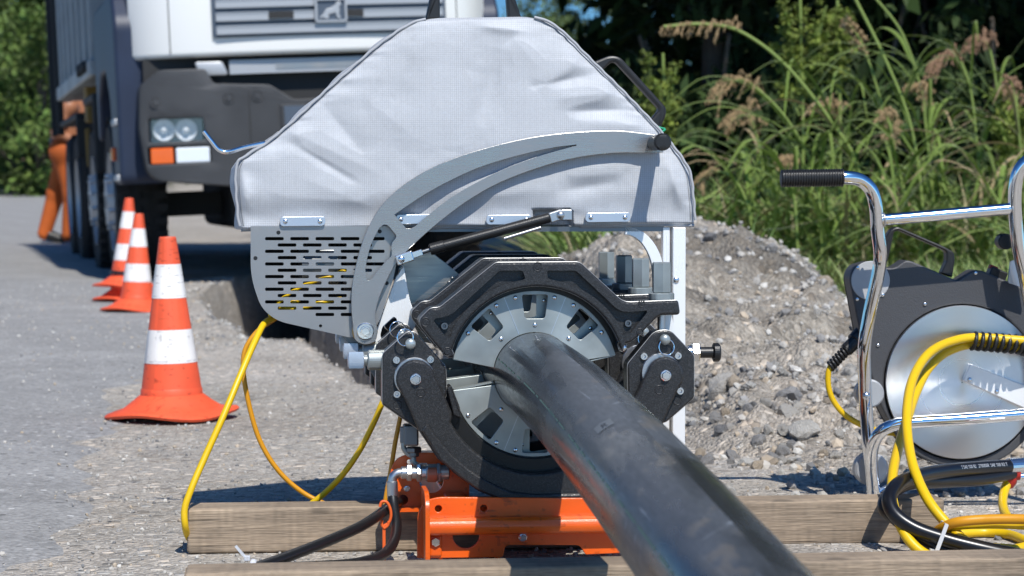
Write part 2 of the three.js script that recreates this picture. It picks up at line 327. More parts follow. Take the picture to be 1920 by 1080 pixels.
function sheet(xs, zs, f, keep = () => true, tint, rise = 1) {
  const nx = xs.length, nz = zs.length, pos = new Float32Array(nx * nz * 3), uv = new Float32Array(nx * nz * 2), c = new Float32Array(nx * nz * 3), idx = [];
  for (let j = 0; j < nz; j++) for (let i = 0; i < nx; i++) {
    const k = j * nx + i, y = f(xs[i], zs[j]);
    pos.set([xs[i], y, zs[j]], k * 3); uv.set([xs[i] * 0.96 + zs[j] * 0.28 + y * 1.1 * rise, zs[j] * 0.96 - xs[i] * 0.28 + y * 0.4 * rise], k * 2);
    c.set(tint ? tint(xs[i], zs[j]) : [1, 1, 1], k * 3);
  }
  for (let j = 0; j < nz - 1; j++) for (let i = 0; i < nx - 1; i++) { if (!keep((xs[i] + xs[i + 1]) / 2, (zs[j] + zs[j + 1]) / 2)) continue; const k = j * nx + i; idx.push(k, k + nx, k + 1, k + 1, k + nx, k + nx + 1); }
  const g = new THREE.BufferGeometry();
  g.setAttribute('position', new THREE.BufferAttribute(pos, 3)); g.setAttribute('uv', new THREE.BufferAttribute(uv, 2)); g.setAttribute('color', new THREE.BufferAttribute(c, 3));
  g.setIndex(idx); g.computeVertexNormals(); g.userData.keepUV = true;
  return g;
}
const groundTint = (x, z) => {                                            // pale dust, brown soil and grey stone in patches
  const a = fbm(x * 1.3 + 50, z * 1.3 + 50, 0, 5, 27), b = fbm(x * 4 + 5, z * 4 + 5, 0, 4, 29), k = 0.86 + 0.34 * (a - 0.5) + 0.22 * (b - 0.5);
  return [k * 1.02, k * 0.985, k * (0.94 + 0.05 * (a - 0.5))];
};
M.gravel.vertexColors = true;
structure('ground', sheet(axis([[-400, -40, 40], [-40, -6, 2], [-6, -2.4, 0.3], [-2.4, 1.6, 0.03], [1.6, 6, 0.12], [6, 30, 2], [30, 400, 40]]), axis([[-500, -60, 40], [-60, -19.6, 1.5], [-19.6, -14, 0.07], [-14, -4.4, 0.04], [-4.4, -2, 0.06], [-2, 6, 0.5], [6, 60, 20]]), terrain, () => true, groundTint), M.gravel);
const roadEdge = (z) => { const t = clamp((-z - 3) / 9.3); return lerp(-0.50, -1.62, t) + (z < -12.3 ? (z + 12.3) * 0.16 : 0) + 0.20 * (fbm(z * 1.4, 3, 0, 4, 33) - 0.5) + 0.09 * (vnoise(z * 9, 1, 0, 35) - 0.5); };
{
  const zs = axis([[-64, -16, 0.8], [-16, -2, 0.05], [-2, 6, 0.5]]), us = axis([[0, 0.8, 0.1], [0.8, 1, 0.02]]);
  const g = sheet(us, zs, () => 0);
  const p = g.attributes.position, uv = g.attributes.uv;
  for (let i = 0; i < p.count; i++) { const z = p.getZ(i), e = roadEdge(z), x0 = -9 + z * 0.2, x = lerp(x0, e, p.getX(i)), ed = smooth(0, 0.12, e - x); p.setXYZ(i, x, terrain(x, z) - 0.012 + 0.018 * ed, z); uv.setXY(i, x * 0.96 + z * 0.28, z * 0.96 - x * 0.28); }
  g.computeVertexNormals();
  structure('road', g, M.asphalt);
}
// spoil heap: earth and stones dug from the trench
const heapMat = M.gravel.clone(); heapMat.userData = { metres: true }; heapMat.color = col(0.86, 0.84, 0.81); heapMat.bumpScale = 0.014;
const heapY = (x, z) => { const h = heap(x, z), t = terrain(x, z); return h > -0.0285 ? Math.max(h, t) : t; };
const heapObj = structure('spoil_heap', sheet(axis([[-1.2, 3.4, 0.028]]), axis([[-10.2, -4.1, 0.032]]), heap, (x, z) => heap(x, z) > -0.0285, (x, z) => { const c = groundTint(x, z), k = lerp(1, 0.62, smooth(0.52, 0.66, fbm(x * 4 + 70, z * 4 + 20, 0, 5, 37)) * smooth(-5, -6, z)); return [c[0] * k, c[1] * k * 0.99, c[2] * k * 0.97]; }, 0), heapMat);

// stones: three lumpy shapes
function stoneShape(s, detail = 1) {
  const g = new THREE.IcosahedronGeometry(1, detail), p = g.attributes.position, v = V3();
  for (let i = 0; i < p.count; i++) { v.fromBufferAttribute(p, i); const k = 0.72 + 0.42 * hash(Math.round(v.x * 50), Math.round(v.y * 50) * 7 + Math.round(v.z * 50), s) ; v.multiplyScalar(k); v.y *= 0.68; v.x *= 1.1; p.setXYZ(i, v.x, v.y, v.z); }
  g.computeVertexNormals();
  return faceUV(g);
}
const stoneShapes = [stoneShape(1), stoneShape(2), stoneShape(3), stoneShape(4)];
const stoneTones = [[0.40, 0.38, 0.345], [0.34, 0.32, 0.29], [0.45, 0.42, 0.375], [0.26, 0.25, 0.24], [0.40, 0.33, 0.25], [0.50, 0.48, 0.44], [0.17, 0.168, 0.168]];
const stoneMats = stoneTones.map((c) => mat(col(...c), 0.93, 0, { bumpMap: T.lump, bumpScale: 0.004 }));
function clearSpot(x, z) { return !(z > -4.02 && z < -2.6 && x > -0.62 && x < 0.75); }
for (let i = 0, n = 0; n < 290 && i < 20000; i++) {                       // the stones one can pick out
  const z = -rr(4.15, 7.6), x = rr(0.28, 1.75) * (-z / 5.2), y = heapY(x, z);
  const band = smooth(-4.3, -4.8, z) * (1 - smooth(-5.6, -6.1, z));
  if (rnd() > 0.12 + 0.9 * band * smooth(0.45, 0.6, fbm(x * 2.5, z * 2.5, 0, 3, 44))) continue;
  const r = rr(0.008, 0.020) * (rnd() < 0.18 ? (rnd() < 0.3 ? 2.3 : 1.6) : 1);
  const m = part(heapObj, 'stone', stoneShapes[n % 4], stoneMats[Math.floor(rnd() * 6.4)]);
  m.position.set(x, y + r * 0.25, z); m.rotation.set(rr(0, 6), rr(0, 6), rr(0, 6)); m.scale.setScalar(r); n++;
}
{ // grit and small stones lying on the ground and the heap
  const list = [], geo = stoneShape(9, 0), q = new THREE.Quaternion(), e = new THREE.Euler();
  const put = (x, y, z, r) => { q.setFromEuler(e.set(rr(0, 6), rr(0, 6), rr(0, 6))); const t = stoneTones[Math.floor(rnd() * 7)], k = rr(0.85, 1.2); list.push({ m: new THREE.Matrix4().compose(V3(x, y + r * 0.3, z), q.clone(), V3(r, r, r)), c: col(t[0] * k, t[1] * k, t[2] * k) }); };
  for (let i = 0; i < 19000; i++) { const z = -2.7 - 6 * Math.pow(rnd(), 1.6), x = rr(-0.32, 0.42) * -z; if (!clearSpot(x, z) && rnd() < 0.3) continue; const e2 = roadEdge(z); if (x < e2 - 0.05 && rnd() > 0.03 + 0.16 * smooth(e2 - 0.5, e2, x)) continue; const y = heapY(x, z); if (y < -0.1) continue; put(x, y, z, 0.0018 + (x < 0 ? 0.0042 : 0.006) * Math.pow(rnd(), 4)); }
  for (let i = 0; i < 16000; i++) { const z = -rr(4.2, 9.4), x = rr(-0.12, 0.36) * -z, y = heapY(x, z); if (y < -0.05 || x < (lipX(z) ?? 0.2) + 0.3) continue; const w = smooth(0.4, 0.6, fbm(x * 2, z * 2, 0, 3, 46)); if (rnd() > 0.25 + 0.75 * w) continue; put(x, y, z, 0.004 + 0.013 * Math.pow(rnd(), 2.4)); }
  for (let i = 0; i < 2600; i++) { const z = -rr(8, 14), x = (lipX(z) ?? -1.5) - Math.pow(rnd(), 1.3) * 1.0, y = terrain(x, z); if (y < -0.05) continue; put(x, y, z, 0.003 + 0.008 * Math.pow(rnd(), 4)); }
  for (let i = 0; i < 900; i++) { const z = -rr(3, 12), x = lerp(-0.23 * -z - 0.3, roadEdge(z), rnd()); put(x, terrain(x, z) + 0.006, z, 0.002 + 0.004 * Math.pow(rnd(), 3)); }
  const o = instanced(scene, 'gravel', geo, mat(col(1), 0.93), list); tag(o, 'loose pale grit and small stones strewn over the ground', 'gravel');
}

// ------------------------------------------------------------------ the pipe welding machine
const YAW = Math.atan(0.108), FRONT = 3.52;
const axisPoint = at(1003, 701, FRONT), AXIS = axisPoint.y;               // height of the pipe's axis
const machine = thing('pipe_welding_machine', 'black and orange butt welding machine clamped round the black pipe', 'welding machine', [axisPoint.x, 0, axisPoint.z], YAW);
const mp = surveyor(machine);
const P = (pts, z) => pts.map(([x, y, r]) => { const [a, b] = mp(x, y, z); return r === undefined ? [a, b] : [a, b, r * 0.0008]; });
const K = 0.0008;                                                         // metres in one unit of the photo at the machine
const XY = (x, y, z) => { const [a, b] = mp(x, y, z); return [a, b, z]; };
function boltHead(x, y, z, r, h = 0.005, m = M.bolt) { return [rod([x, y, z], [x, y, z + h * 0.35], r * 1.0, 20), hexBar([x, y, z + h * 0.2], [x, y, z + h], r * 0.8)]; }
function socketScrew(x, y, z, r) { return [lathe([[r * 0.42, 0], [r * 0.45, r * 0.7], [r * 0.85, r * 0.75], [r, r * 0.5], [r, -r * 0.3]], 18).rotateX(Math.PI / 2).translate(x, y, z), hexBar([x, y, z - r * 0.3], [x, y, z + r * 0.1], r * 0.42)]; }
function domeHead(x, y, z, r) { return new THREE.SphereGeometry(r, 12, 6, 0, Math.PI * 2, 0, Math.PI / 2).scale(1, 0.62, 1).rotateX(Math.PI / 2).translate(x, y, z); }

const Z0 = 0;                                                             // face of the front liner
const [cx0, cy0] = mp(1003, 701, Z0);
function arcPts(r, a0, a1, n, cx = cx0, cy = cy0) { const o = []; for (let i = 0; i <= n; i++) { const a = (a0 + (a1 - a0) * i / n) * Math.PI / 180; o.push([cx + r * Math.cos(a), cy + r * Math.sin(a)]); } return o; }

function makeClamp(parent) {
  const g = new THREE.Group(); g.name = 'clamp'; parent.add(g);
  // upper half: cast arch with two pockets
  const zf = 0.028, zb = -0.035;                                          // front face and back face
  const outer = [[930, 492, 6], [1087, 491, 8], [1170, 567, 14], [1272, 563, 6], [1276, 590, 8], [1236, 591, 10], [1199, 629, 6], [1182, 643, 8], [1160, 645, 10]];
  const bore = 166 * K;
  const upper = [...P(outer, zf), ...arcPts(bore, 17, 163, 28).map((p) => [...p, 0]), ...P([[853, 668, 5], [843, 672, 6], [832, 664, 8], [789, 612, 7], [787, 598, 6], [808, 577, 8], [824, 577, 8]], zf)];
  part(g, 'upper_jaw', ext(shapeOf(upper), zb, zf - 0.013, 0.003, 6), M.hammer);
  const frame = shapeOf(upper);
  const lip = 176 * K;
  const pocketL = [...P([[935, 503, 6], [984, 503, 9], [990, 525, 9]], zf), ...arcPts(lip, 99, 150, 18).map((p) => [...p, 0]), ...P([[848, 636, 5], [836, 637, 5], [828, 629, 5], [808, 602, 6], [813, 593, 6], [842, 588, 12]], zf)];
  const pocketR = [...P([[1023, 525, 9], [1021, 503, 9], [1082, 503, 8], [1165, 581, 14], [1216, 578, 6], [1218, 587, 6], [1184, 630, 8], [1164, 634, 6]], zf), ...arcPts(lip, 27, 81, 18).map((p) => [...p, 0])];
  frame.holes.push(shapeOf(pocketL, 0, new THREE.Path()), shapeOf(pocketR, 0, new THREE.Path()));
  part(g, 'machined_highlight_edge', band(frame, zf - 0.0075, zf - 0.0045, 0.0005), M.edgeHighlight);  // pale band painting the highlight round the rim and its pockets
  part(g, 'rim', ext(frame, zf - 0.016, zf, 0.0035, 6, 3), M.hammer);
  const seat = new THREE.Shape(); arcPts(168 * K, 14, 166, 40).forEach(([x, y], i) => (i ? seat.lineTo(x, y) : seat.moveTo(x, y))); arcPts(150 * K, 166, 14, 40).forEach(([x, y]) => seat.lineTo(x, y)); seat.closePath();
  part(g, 'seat_ring', ext(seat, -0.03, -0.004, 0.0015), M.blackSteel);
  const bosses = [], screws = [];
  for (const [x, y, r] of [[1008, 500, 8], [798, 604, 8], [839, 660, 8], [1203, 569, 6], [1200, 622, 6]]) { const p = XY(x, y, zf); bosses.push(merge([ring([p[0], p[1], zf - 0.0002], r * K, 0.0009), rod([p[0], p[1], zf - 0.002], [p[0], p[1], zf + 0.0006], r * K * 0.7, 16)])); }
  each(g, 'boss', bosses, M.hammer);
  for (const [x, y] of [[833, 611], [1177, 606]]) { const p = XY(x, y, zf - 0.013); screws.push(merge(socketScrew(p[0], p[1], zf - 0.012, 7.5 * K))); }
  each(g, 'screw', screws, M.darkSteel);
  { const p = XY(1168, 652, 0.02); part(g, 'locating_ball', new THREE.SphereGeometry(9 * K, 18, 12).translate(p[0], p[1], 0.018), M.bolt); }
  // clamping nut on the flat end, with its stud
  { const p = XY(1240, 553, 0.0); const x = p[0], y1 = mp(1240, 563, 0)[1], z = 0.0;
    part(g, 'washer', rod([x, y1, z], [x, y1 + 14 * K, z], 24.5 * K, 28, 0.06), M.zinc);
    part(g, 'long_nut', hexBar([x, y1 + 14 * K, z], [x, y1 + 72 * K, z], 18.5 * K), M.zinc);
    part(g, 'stud', rod([x, mp(1240, 640, 0)[1], z], [x, y1 + 1 * K, z], 7.5 * K), M.steel); }
  // side plates
  const sp0 = -0.03, sp1 = 0.016;
  part(g, 'side_plate', ext(shapeOf(P([[717, 664, 6], [764, 622, 8], [778, 622, 8], [836, 687, 6], [838, 740, 6], [800, 812, 6], [785, 806, 4], [717, 758, 3]], sp1)), sp0, sp1, 0.0025), M.hammer);
  part(g, 'side_plate', ext(shapeOf(P([[1177, 683, 6], [1228, 621, 12], [1256, 618, 12], [1302, 666, 6], [1302, 746, 6], [1250, 791, 4], [1215, 800, 6], [1178, 745, 4]], sp1)), sp0, sp1, 0.0025), M.hammer);
  for (const q of [[[717, 664, 6], [764, 622, 8], [778, 622, 8], [836, 687, 6], [838, 740, 6], [800, 812, 6], [785, 806, 4], [717, 758, 3]], [[1177, 683, 6], [1228, 621, 12], [1256, 618, 12], [1302, 666, 6], [1302, 746, 6], [1250, 791, 4], [1215, 800, 6], [1178, 745, 4]]]) part(g, 'machined_highlight_edge', band(shapeOf(P(q, sp1)), sp1 - 0.0055, sp1 - 0.0028, 0.0007), M.edgeHighlight);  // pale chamfer line, also painting the light these edges catch
  const heads = [], sock = [];
  for (const [x, y] of [[743, 675], [807, 674], [744, 739], [1207, 668], [1271, 667], [1275, 733]]) { const p = XY(x, y, sp1); sock.push(merge(socketScrew(p[0], p[1], sp1, 7.5 * K))); }
  each(g, 'socket_screw', sock, M.bolt);
  for (const [x, y] of [[745, 759], [1270, 751]]) { const p = XY(x, y, sp1); heads.push(ring([p[0], p[1], sp1], 8 * K, 0.0008)); }
  each(g, 'cast_mark', heads, M.hammer);
  for (const [x, y, rx, ry] of [[769, 644, 760, 633], [1245, 636, 1250, 651]]) {
    const p = XY(x, y, sp1), q = XY(rx, ry, sp1 + 0.012);
    part(g, 'locking_pin', [rod([p[0], p[1], sp1 - 0.002], [p[0], p[1], sp1 + 0.012], 5 * K), domeHead(p[0], p[1], sp1 + 0.011, 10 * K), rod([p[0], p[1], sp1 + 0.004], [p[0], p[1], sp1 + 0.0115], 10 * K)], M.zinc);
    part(g, 'pull_ring', ring([q[0], q[1], sp1 + 0.010], 15.5 * K, 0.0011, V3(0.25, 0.1, 1)), M.chrome);
  }
  // lower jaw: swung up from both pivots, one casting
  const j1 = 0.034, j0 = -0.03;
  const J = (pts) => P(pts, j1);
  const pl = mp(779.5, 711, j1), pr = mp(1248, 704, j1);
  const head = (c, r, a0, a1) => arcPts(r, a0, a1, 14, c[0], c[1]);
  const jaw = [...head(pl, 36 * K, 215, 10), ...J([[835, 745, 10], [849, 777, 10]]), ...arcPts(183 * K, 208, 332, 36), ...J([[1178, 757, 6], [1192, 744, 6]]), ...head(pr, 35 * K, 165, -40), ...J([[1262, 752], [1240, 803], [1200, 866], [1150, 912], [1094, 938, 10], [1040, 947, 20], [985, 947, 20], [933, 936, 20], [897, 921], [858, 893], [821, 861], [786, 809], [760, 752]])];
  part(g, 'lower_jaw', ext(shapeOf(jaw), j0, j1, 0.004, 4, 3), M.hammer);
  // raised web in front of the jaw
  const web = [...J([[790, 806], [800, 792], [816, 815], [845, 850], [880, 880], [915, 902], [955, 921], [1000, 926], [1092, 924]]), ...J([[1092, 940], [1040, 945], [985, 945], [933, 934], [897, 919], [858, 891], [824, 861]])];
  part(g, 'edge_rib', ext(shapeOf(web, 0.004), j1 - 0.004, j1 + 0.007, 0.003), M.hammer);
  each(g, 'pivot_washer', [rod([pl[0] - 0.0012, pl[1] + 0.0014, sp1 - 0.001], [pl[0] - 0.0012, pl[1] + 0.0014, sp1 + 0.008], 37.5 * K, 40, 0.03), rod([pr[0] - 0.005, pr[1] + 0.003, sp1 - 0.001], [pr[0] - 0.005, pr[1] + 0.003, sp1 + 0.008], 37 * K, 40, 0.03)], M.steel);
  each(g, 'pivot_bolt', [merge(boltHead(pl[0], pl[1], j1, 10.5 * K, 0.007)), merge(boltHead(pr[0], pr[1], j1, 10.5 * K, 0.007))], M.bolt);
  each(g, 'cast_mark', [[789, 736], [1236, 731]].map(([x, y]) => { const p = XY(x, y, j1); return ring([p[0], p[1], j1], 8 * K, 0.0008); }), M.hammer);
  const low = new THREE.Shape(); arcPts(186 * K, 203, 337, 40).forEach(([x, y], i) => (i ? low.lineTo(x, y) : low.moveTo(x, y))); arcPts(158 * K, 337, 203, 40).forEach(([x, y]) => low.lineTo(x, y)); low.closePath();
  part(g, 'seat_ring', ext(low, -0.028, 0.004, 0.002), M.blackSteel);
  { const p = XY(848, 741, 0.012); part(g, 'stop_block', ext(shapeOf(P([[838, 728, 3], [846, 722, 3], [862, 762, 4], [866, 785, 3], [850, 778, 3]], 0.02)), -0.02, 0.02, 0.002), M.hammer); }
  // knurled adjusting knob on the left side
  { const a = XY(700, 675, -0.008), k = [], n = 30; const x0 = mp(652, 676, -0.008)[0], x1 = mp(683, 676, -0.008)[0], y = a[1];
    for (let i = 0; i < n; i++) { const t = i / n * Math.PI * 2; k.push(box(x1 - x0 - 0.003, 0.0022, 0.0022, (x0 + x1) / 2, y + Math.sin(t) * 14 * K, -0.008 + Math.cos(t) * 14 * K)); }
    part(g, 'knurled_knob', [rod([x0, y, -0.008], [x1, y, -0.008], 13.8 * K, 30), ...k], M.zincBlue);
    part(g, 'collar', [rod([x1 - 0.001, y, -0.008], [x1 + 0.008, y, -0.008], 10 * K), rod([x1 + 0.005, y, -0.008], [a[0] + 0.018, y, -0.008], 19 * K, 28)], M.zinc); }
  // zinc plated reducer liner: front and back sheets on spacers, in two halves
  const win = (a, path = new THREE.Path()) => { const A = a * Math.PI / 180, pt = (r, t) => [cx0 + (r * Math.cos(A) - t * Math.sin(A)) * K, cy0 + (r * Math.sin(A) + t * Math.cos(A)) * K]; return shapeOf([pt(104, -19), pt(149, -25), pt(149, 25), pt(104, 19)].map((p) => [...p, 6 * K]), 0, path); };
  const half = (a0, a1, wins, nm) => {
    const s = new THREE.Shape(); const o = [...arcPts(156.5 * K, a0, a1, 44), ...arcPts(78.5 * K, a1 + (a0 < 100 ? 1.5 : -4), a0 + (a0 < 100 ? 4 : 4), 34)];
    o.forEach(([x, y], i) => (i ? s.lineTo(x, y) : s.moveTo(x, y))); s.closePath();
    s.holes = wins.map((a) => win(a));
    part(g, 'liner', [ext(s, -0.0035, 0, 0.0006, 6)], M.zinc);
    part(g, 'liner_back_sheet', [ext((() => { const t = s.clone(); t.holes = wins.map((a) => win(a + 7)); return t; })(), -0.028, -0.025, 0, 6)], M.zinc);
    part(g, 'liner_sleeve', [new THREE.CylinderGeometry(79 * K, 79 * K, 0.03, 40, 1, true, (90 - a1) * Math.PI / 180, (a1 - a0) * Math.PI / 180).rotateX(-Math.PI / 2).rotateZ(0).translate(cx0, cy0, -0.0145)], M.zinc);
    const rv = [];
    for (const a of wins) for (const [da, r] of [[14.5, 148], [-14.5, 148], [0, 92]]) { const t = (a + da) * Math.PI / 180; rv.push(domeHead(cx0 + r * K * Math.cos(t), cy0 + r * K * Math.sin(t), 0, 4.6 * K)); rv.push(domeHead(cx0 + (r - 10) * K * Math.cos(t + 0.1), cy0 + (r - 10) * K * Math.sin(t + 0.1), -0.025, 4 * K)); }
    each(g, 'rivet', rv, M.bolt);
    const ends = []; for (const a of [a0, a1]) { const t = a * Math.PI / 180, r0 = 80, r1 = 155; ends.push(box((r1 - r0) * K, 0.0015, 0.026, 0, 0, 0).rotateZ(t).translate(cx0 + (r0 + r1) / 2 * K * Math.cos(t), cy0 + (r0 + r1) / 2 * K * Math.sin(t), -0.0145)); }
    each(g, 'end_flange', ends, M.zinc);
    each(g, 'fold_line', wins.slice(0, -1).map((a, i) => { const t = (a + wins[i + 1]) / 2 * Math.PI / 180; return box(74 * K, 0.0008, 0.0007).rotateZ(t).translate(cx0 + 118 * K * Math.cos(t), cy0 + 118 * K * Math.sin(t), 0.0002); }), M.zincBlue);
  };
  half(12.5, 169.5, [46, 90, 134]);
  half(191, 348, [226, 270, 314]);
  return g;
}
const clamp0 = makeClamp(machine);
for (const dz of [-0.195, -0.365, -0.565]) { const c = clamp0.clone(); c.name = 'clamp'; c.position.z = dz; for (const q of [...c.children]) if (q.name === 'end_flange' || q.name === 'fold_line' || q.name === 'rivet') c.remove(q); machine.add(c); }
each(machine, 'guide_rod', [[779.5, 690], [1248, 690]].map(([x, y]) => { const p = mp(x, y, -0.05); return rod([p[0], p[1], -0.66], [p[0], p[1], -0.028], 0.014); }), M.chrome);
// black spring plunger at the right
{ const z = -0.008, y = mp(1300, 661, z)[1], X = (x) => mp(x, 661, z)[0], pl = new THREE.Group(); pl.name = 'index_plunger'; machine.add(pl);
  part(pl, 'hex_nut', [hexBar([X(1296), y, z], [X(1311), y, z], 19 * K), rod([X(1288), y, z], [X(1297), y, z], 14 * K)], M.bolt);
  part(pl, 'sleeve', [rod([X(1308), y, z], [X(1338), y, z], 10.5 * K)], M.black);
  part(pl, 'knob', [lathe([[0, 0], [14 * K, 0], [18 * K, 2 * K], [18 * K, 11 * K], [15 * K, 14 * K], [0, 14 * K]], 28).rotateZ(-Math.PI / 2).translate(X(1336), y, z)], M.black); }

// orange base frame
{ const base = new THREE.Group(); base.name = 'base_frame'; machine.add(base);
  const z1 = 0.05, fp = shapeOf(P([[800, 938, 8], [822, 932, 14], [1060, 934, 6], [1180, 934, 8], [1230, 945, 8], [1232, 1030, 10], [1166, 1037, 3], [1098, 1040, 3], [1087, 1022, 8], [948, 1022, 8], [943, 1045, 3], [782, 1047, 4], [783, 960, 18]], z1));
  for (const [x, y, r] of [[822, 954, 6.5], [907, 953, 6.5], [874, 1003, 25]]) { const p = mp(x, y, z1); fp.holes.push(circlePath(p[0], p[1], r * K)); }
  part(base, 'front_plate', ext(fp, z1 - 0.006, z1, 0.0012, 16), M.orange);
  part(base, 'side_tab', ext(shapeOf([[-0.035, 0], [0.055, 0], [0.055, 0.03], [0.055, 0.085, 0.01], [0.035, 0.101, 0.012], [-0.035, 0.101]], 0.006), -0.0035, 0.0035, 0.001).rotateY(-Math.PI / 2).translate(mp(797, 1000, z1)[0], mp(797, 1049, z1 + 0.03)[1], z1), M.orange);
  const yb = mp(900, 986, z1 + 0.012)[1];
  part(base, 'front_bar', rod([mp(799, 986, z1)[0], yb, z1 + 0.014], [mp(1235, 986, z1)[0], yb, z1 + 0.014], 16 * K, 28, 0.05), M.orange);
  each(base, 'bolt', [[816, 1015, 11], [980, 1007, 8]].map(([x, y, r]) => { const p = mp(x, y, z1); return merge(boltHead(p[0], p[1], z1, r * K, 0.01)); }), M.bolt);
  part(base, 'mount_boss', [(() => { const p = mp(816, 1018, z1); return box(0.02, 0.034, 0.012, p[0], p[1] - 0.004, z1 - 0.001, 0.005); })()], M.orange);
  const zr = -0.05, rp = shapeOf(P([[731, 954, 2], [732, 880, 12], [745, 858, 14], [775, 849, 12], [880, 849, 6], [880, 954, 2]], zr));
  { const p = mp(809, 902, zr), q = mp(768, 866, zr); rp.holes.push(circlePath(p[0], p[1], 23 * K), circlePath(q[0], q[1], 5 * K)); }
  part(base, 'bracket', ext(rp, zr - 0.006, zr, 0.001, 12), M.orange);
  part(base, 'bolt', (() => { const p = mp(763, 916, zr); return boltHead(p[0], p[1], zr, 6 * K, 0.005); })(), M.bolt);
  const rp2 = shapeOf(P([[1150, 940, 2], [1150, 860, 6], [1260, 860, 14], [1275, 890, 12], [1275, 945, 2]], zr));
  part(base, 'bracket', ext(rp2, zr - 0.006, zr, 0.001), M.orange);
  const yl = 0.0715, X0 = mp(735, 950, 0)[0], X1 = mp(1270, 950, 0)[0];
  part(base, 'cross_channel', [box(X1 - X0, 0.006, 0.12, (X0 + X1) / 2, mp(800, 954, zr)[1], -0.1)], M.orange);
  each(base, 'long_rail', [-1, 1].map((s) => box(0.03, 0.05, 0.66, s * 0.13 + 0.01, mp(900, 985, 0)[1] + 0.02, -0.285, 0.003)), M.orange);
  each(base, 'foot_tab', [[826, 1058], [934, 1058]].map(([x]) => { const p = mp(x, 1054, 0.04); return box(0.005, 0.026, 0.03, p[0], p[1], 0.03); }), M.orange);
  { const p = mp(913, 1046, 0.02), q = mp(913, 1064, 0.02); part(base, 'levelling_stud', rod([p[0], q[1], 0.02], [p[0], p[1] + 0.004, 0.02], 13 * K), M.darkSteel); }
}
// hydraulics
{ const hy = new THREE.Group(); hy.name = 'hydraulic_fitting'; machine.add(hy);
  const z = -0.012, y = mp(780, 886, z)[1], X = (x) => mp(x, 886, z)[0];
  part(hy, 'coupling', [hexBar([X(762), y, z], [X(772), y, z], 17 * K), rod([X(752), y, z], [X(764), y, z], 12 * K), rod([X(770), y, z], [X(782), y, z], 12 * K), hexBar([X(781), y, z], [X(789), y, z], 19 * K), rod([X(789), y, z], [X(800), y, z], 15 * K)], M.steel);
  part(hy, 'quick_coupler', [rod([X(797), y, z], [X(824), y, z], 16 * K), hexBar([X(820), y, z], [X(826), y, z], 19 * K), rod([X(824), y, z], [X(842), y, z], 14 * K)], M.zinc);
  part(hy, 'red_band', rod([X(800), y - 0.002, z + 0.003], [X(819), y - 0.002, z + 0.003], 15.6 * K), M.copper);
  const e = (x, yy, zz) => XY(x, yy, zz);
  part(hy, 'elbow', tube([e(757, 886, z), e(746, 887, z), e(738, 893, z), e(735, 905, z)], 8.5 * K, 6), M.steel);
  part(hy, 'crimp_sleeve', [rod(e(735, 902, z), e(736.5, 934, z), 10.5 * K)], M.steel);
  const zv = -0.03;
  part(hy, 'valve_block', [box(28 * K, 40 * K, 0.03, ...XY(770, 815, zv), 0.003), hexBar(XY(776, 838, zv), XY(776, 848, zv), 16 * K), rod(XY(776, 846, zv), XY(776, 856, zv), 10 * K), hexBar(XY(757, 800, zv), XY(757, 830, zv), 8 * K)], M.darkSteel);
  part(hy, 'bent_pipe', tube([XY(757, 826, zv), XY(757, 840, zv), XY(764, 850, zv), XY(775, 858, zv), XY(776, 866, zv), XY(783, 872, zv), XY(800, 873, zv)], 5 * K, 6), M.zinc);
}

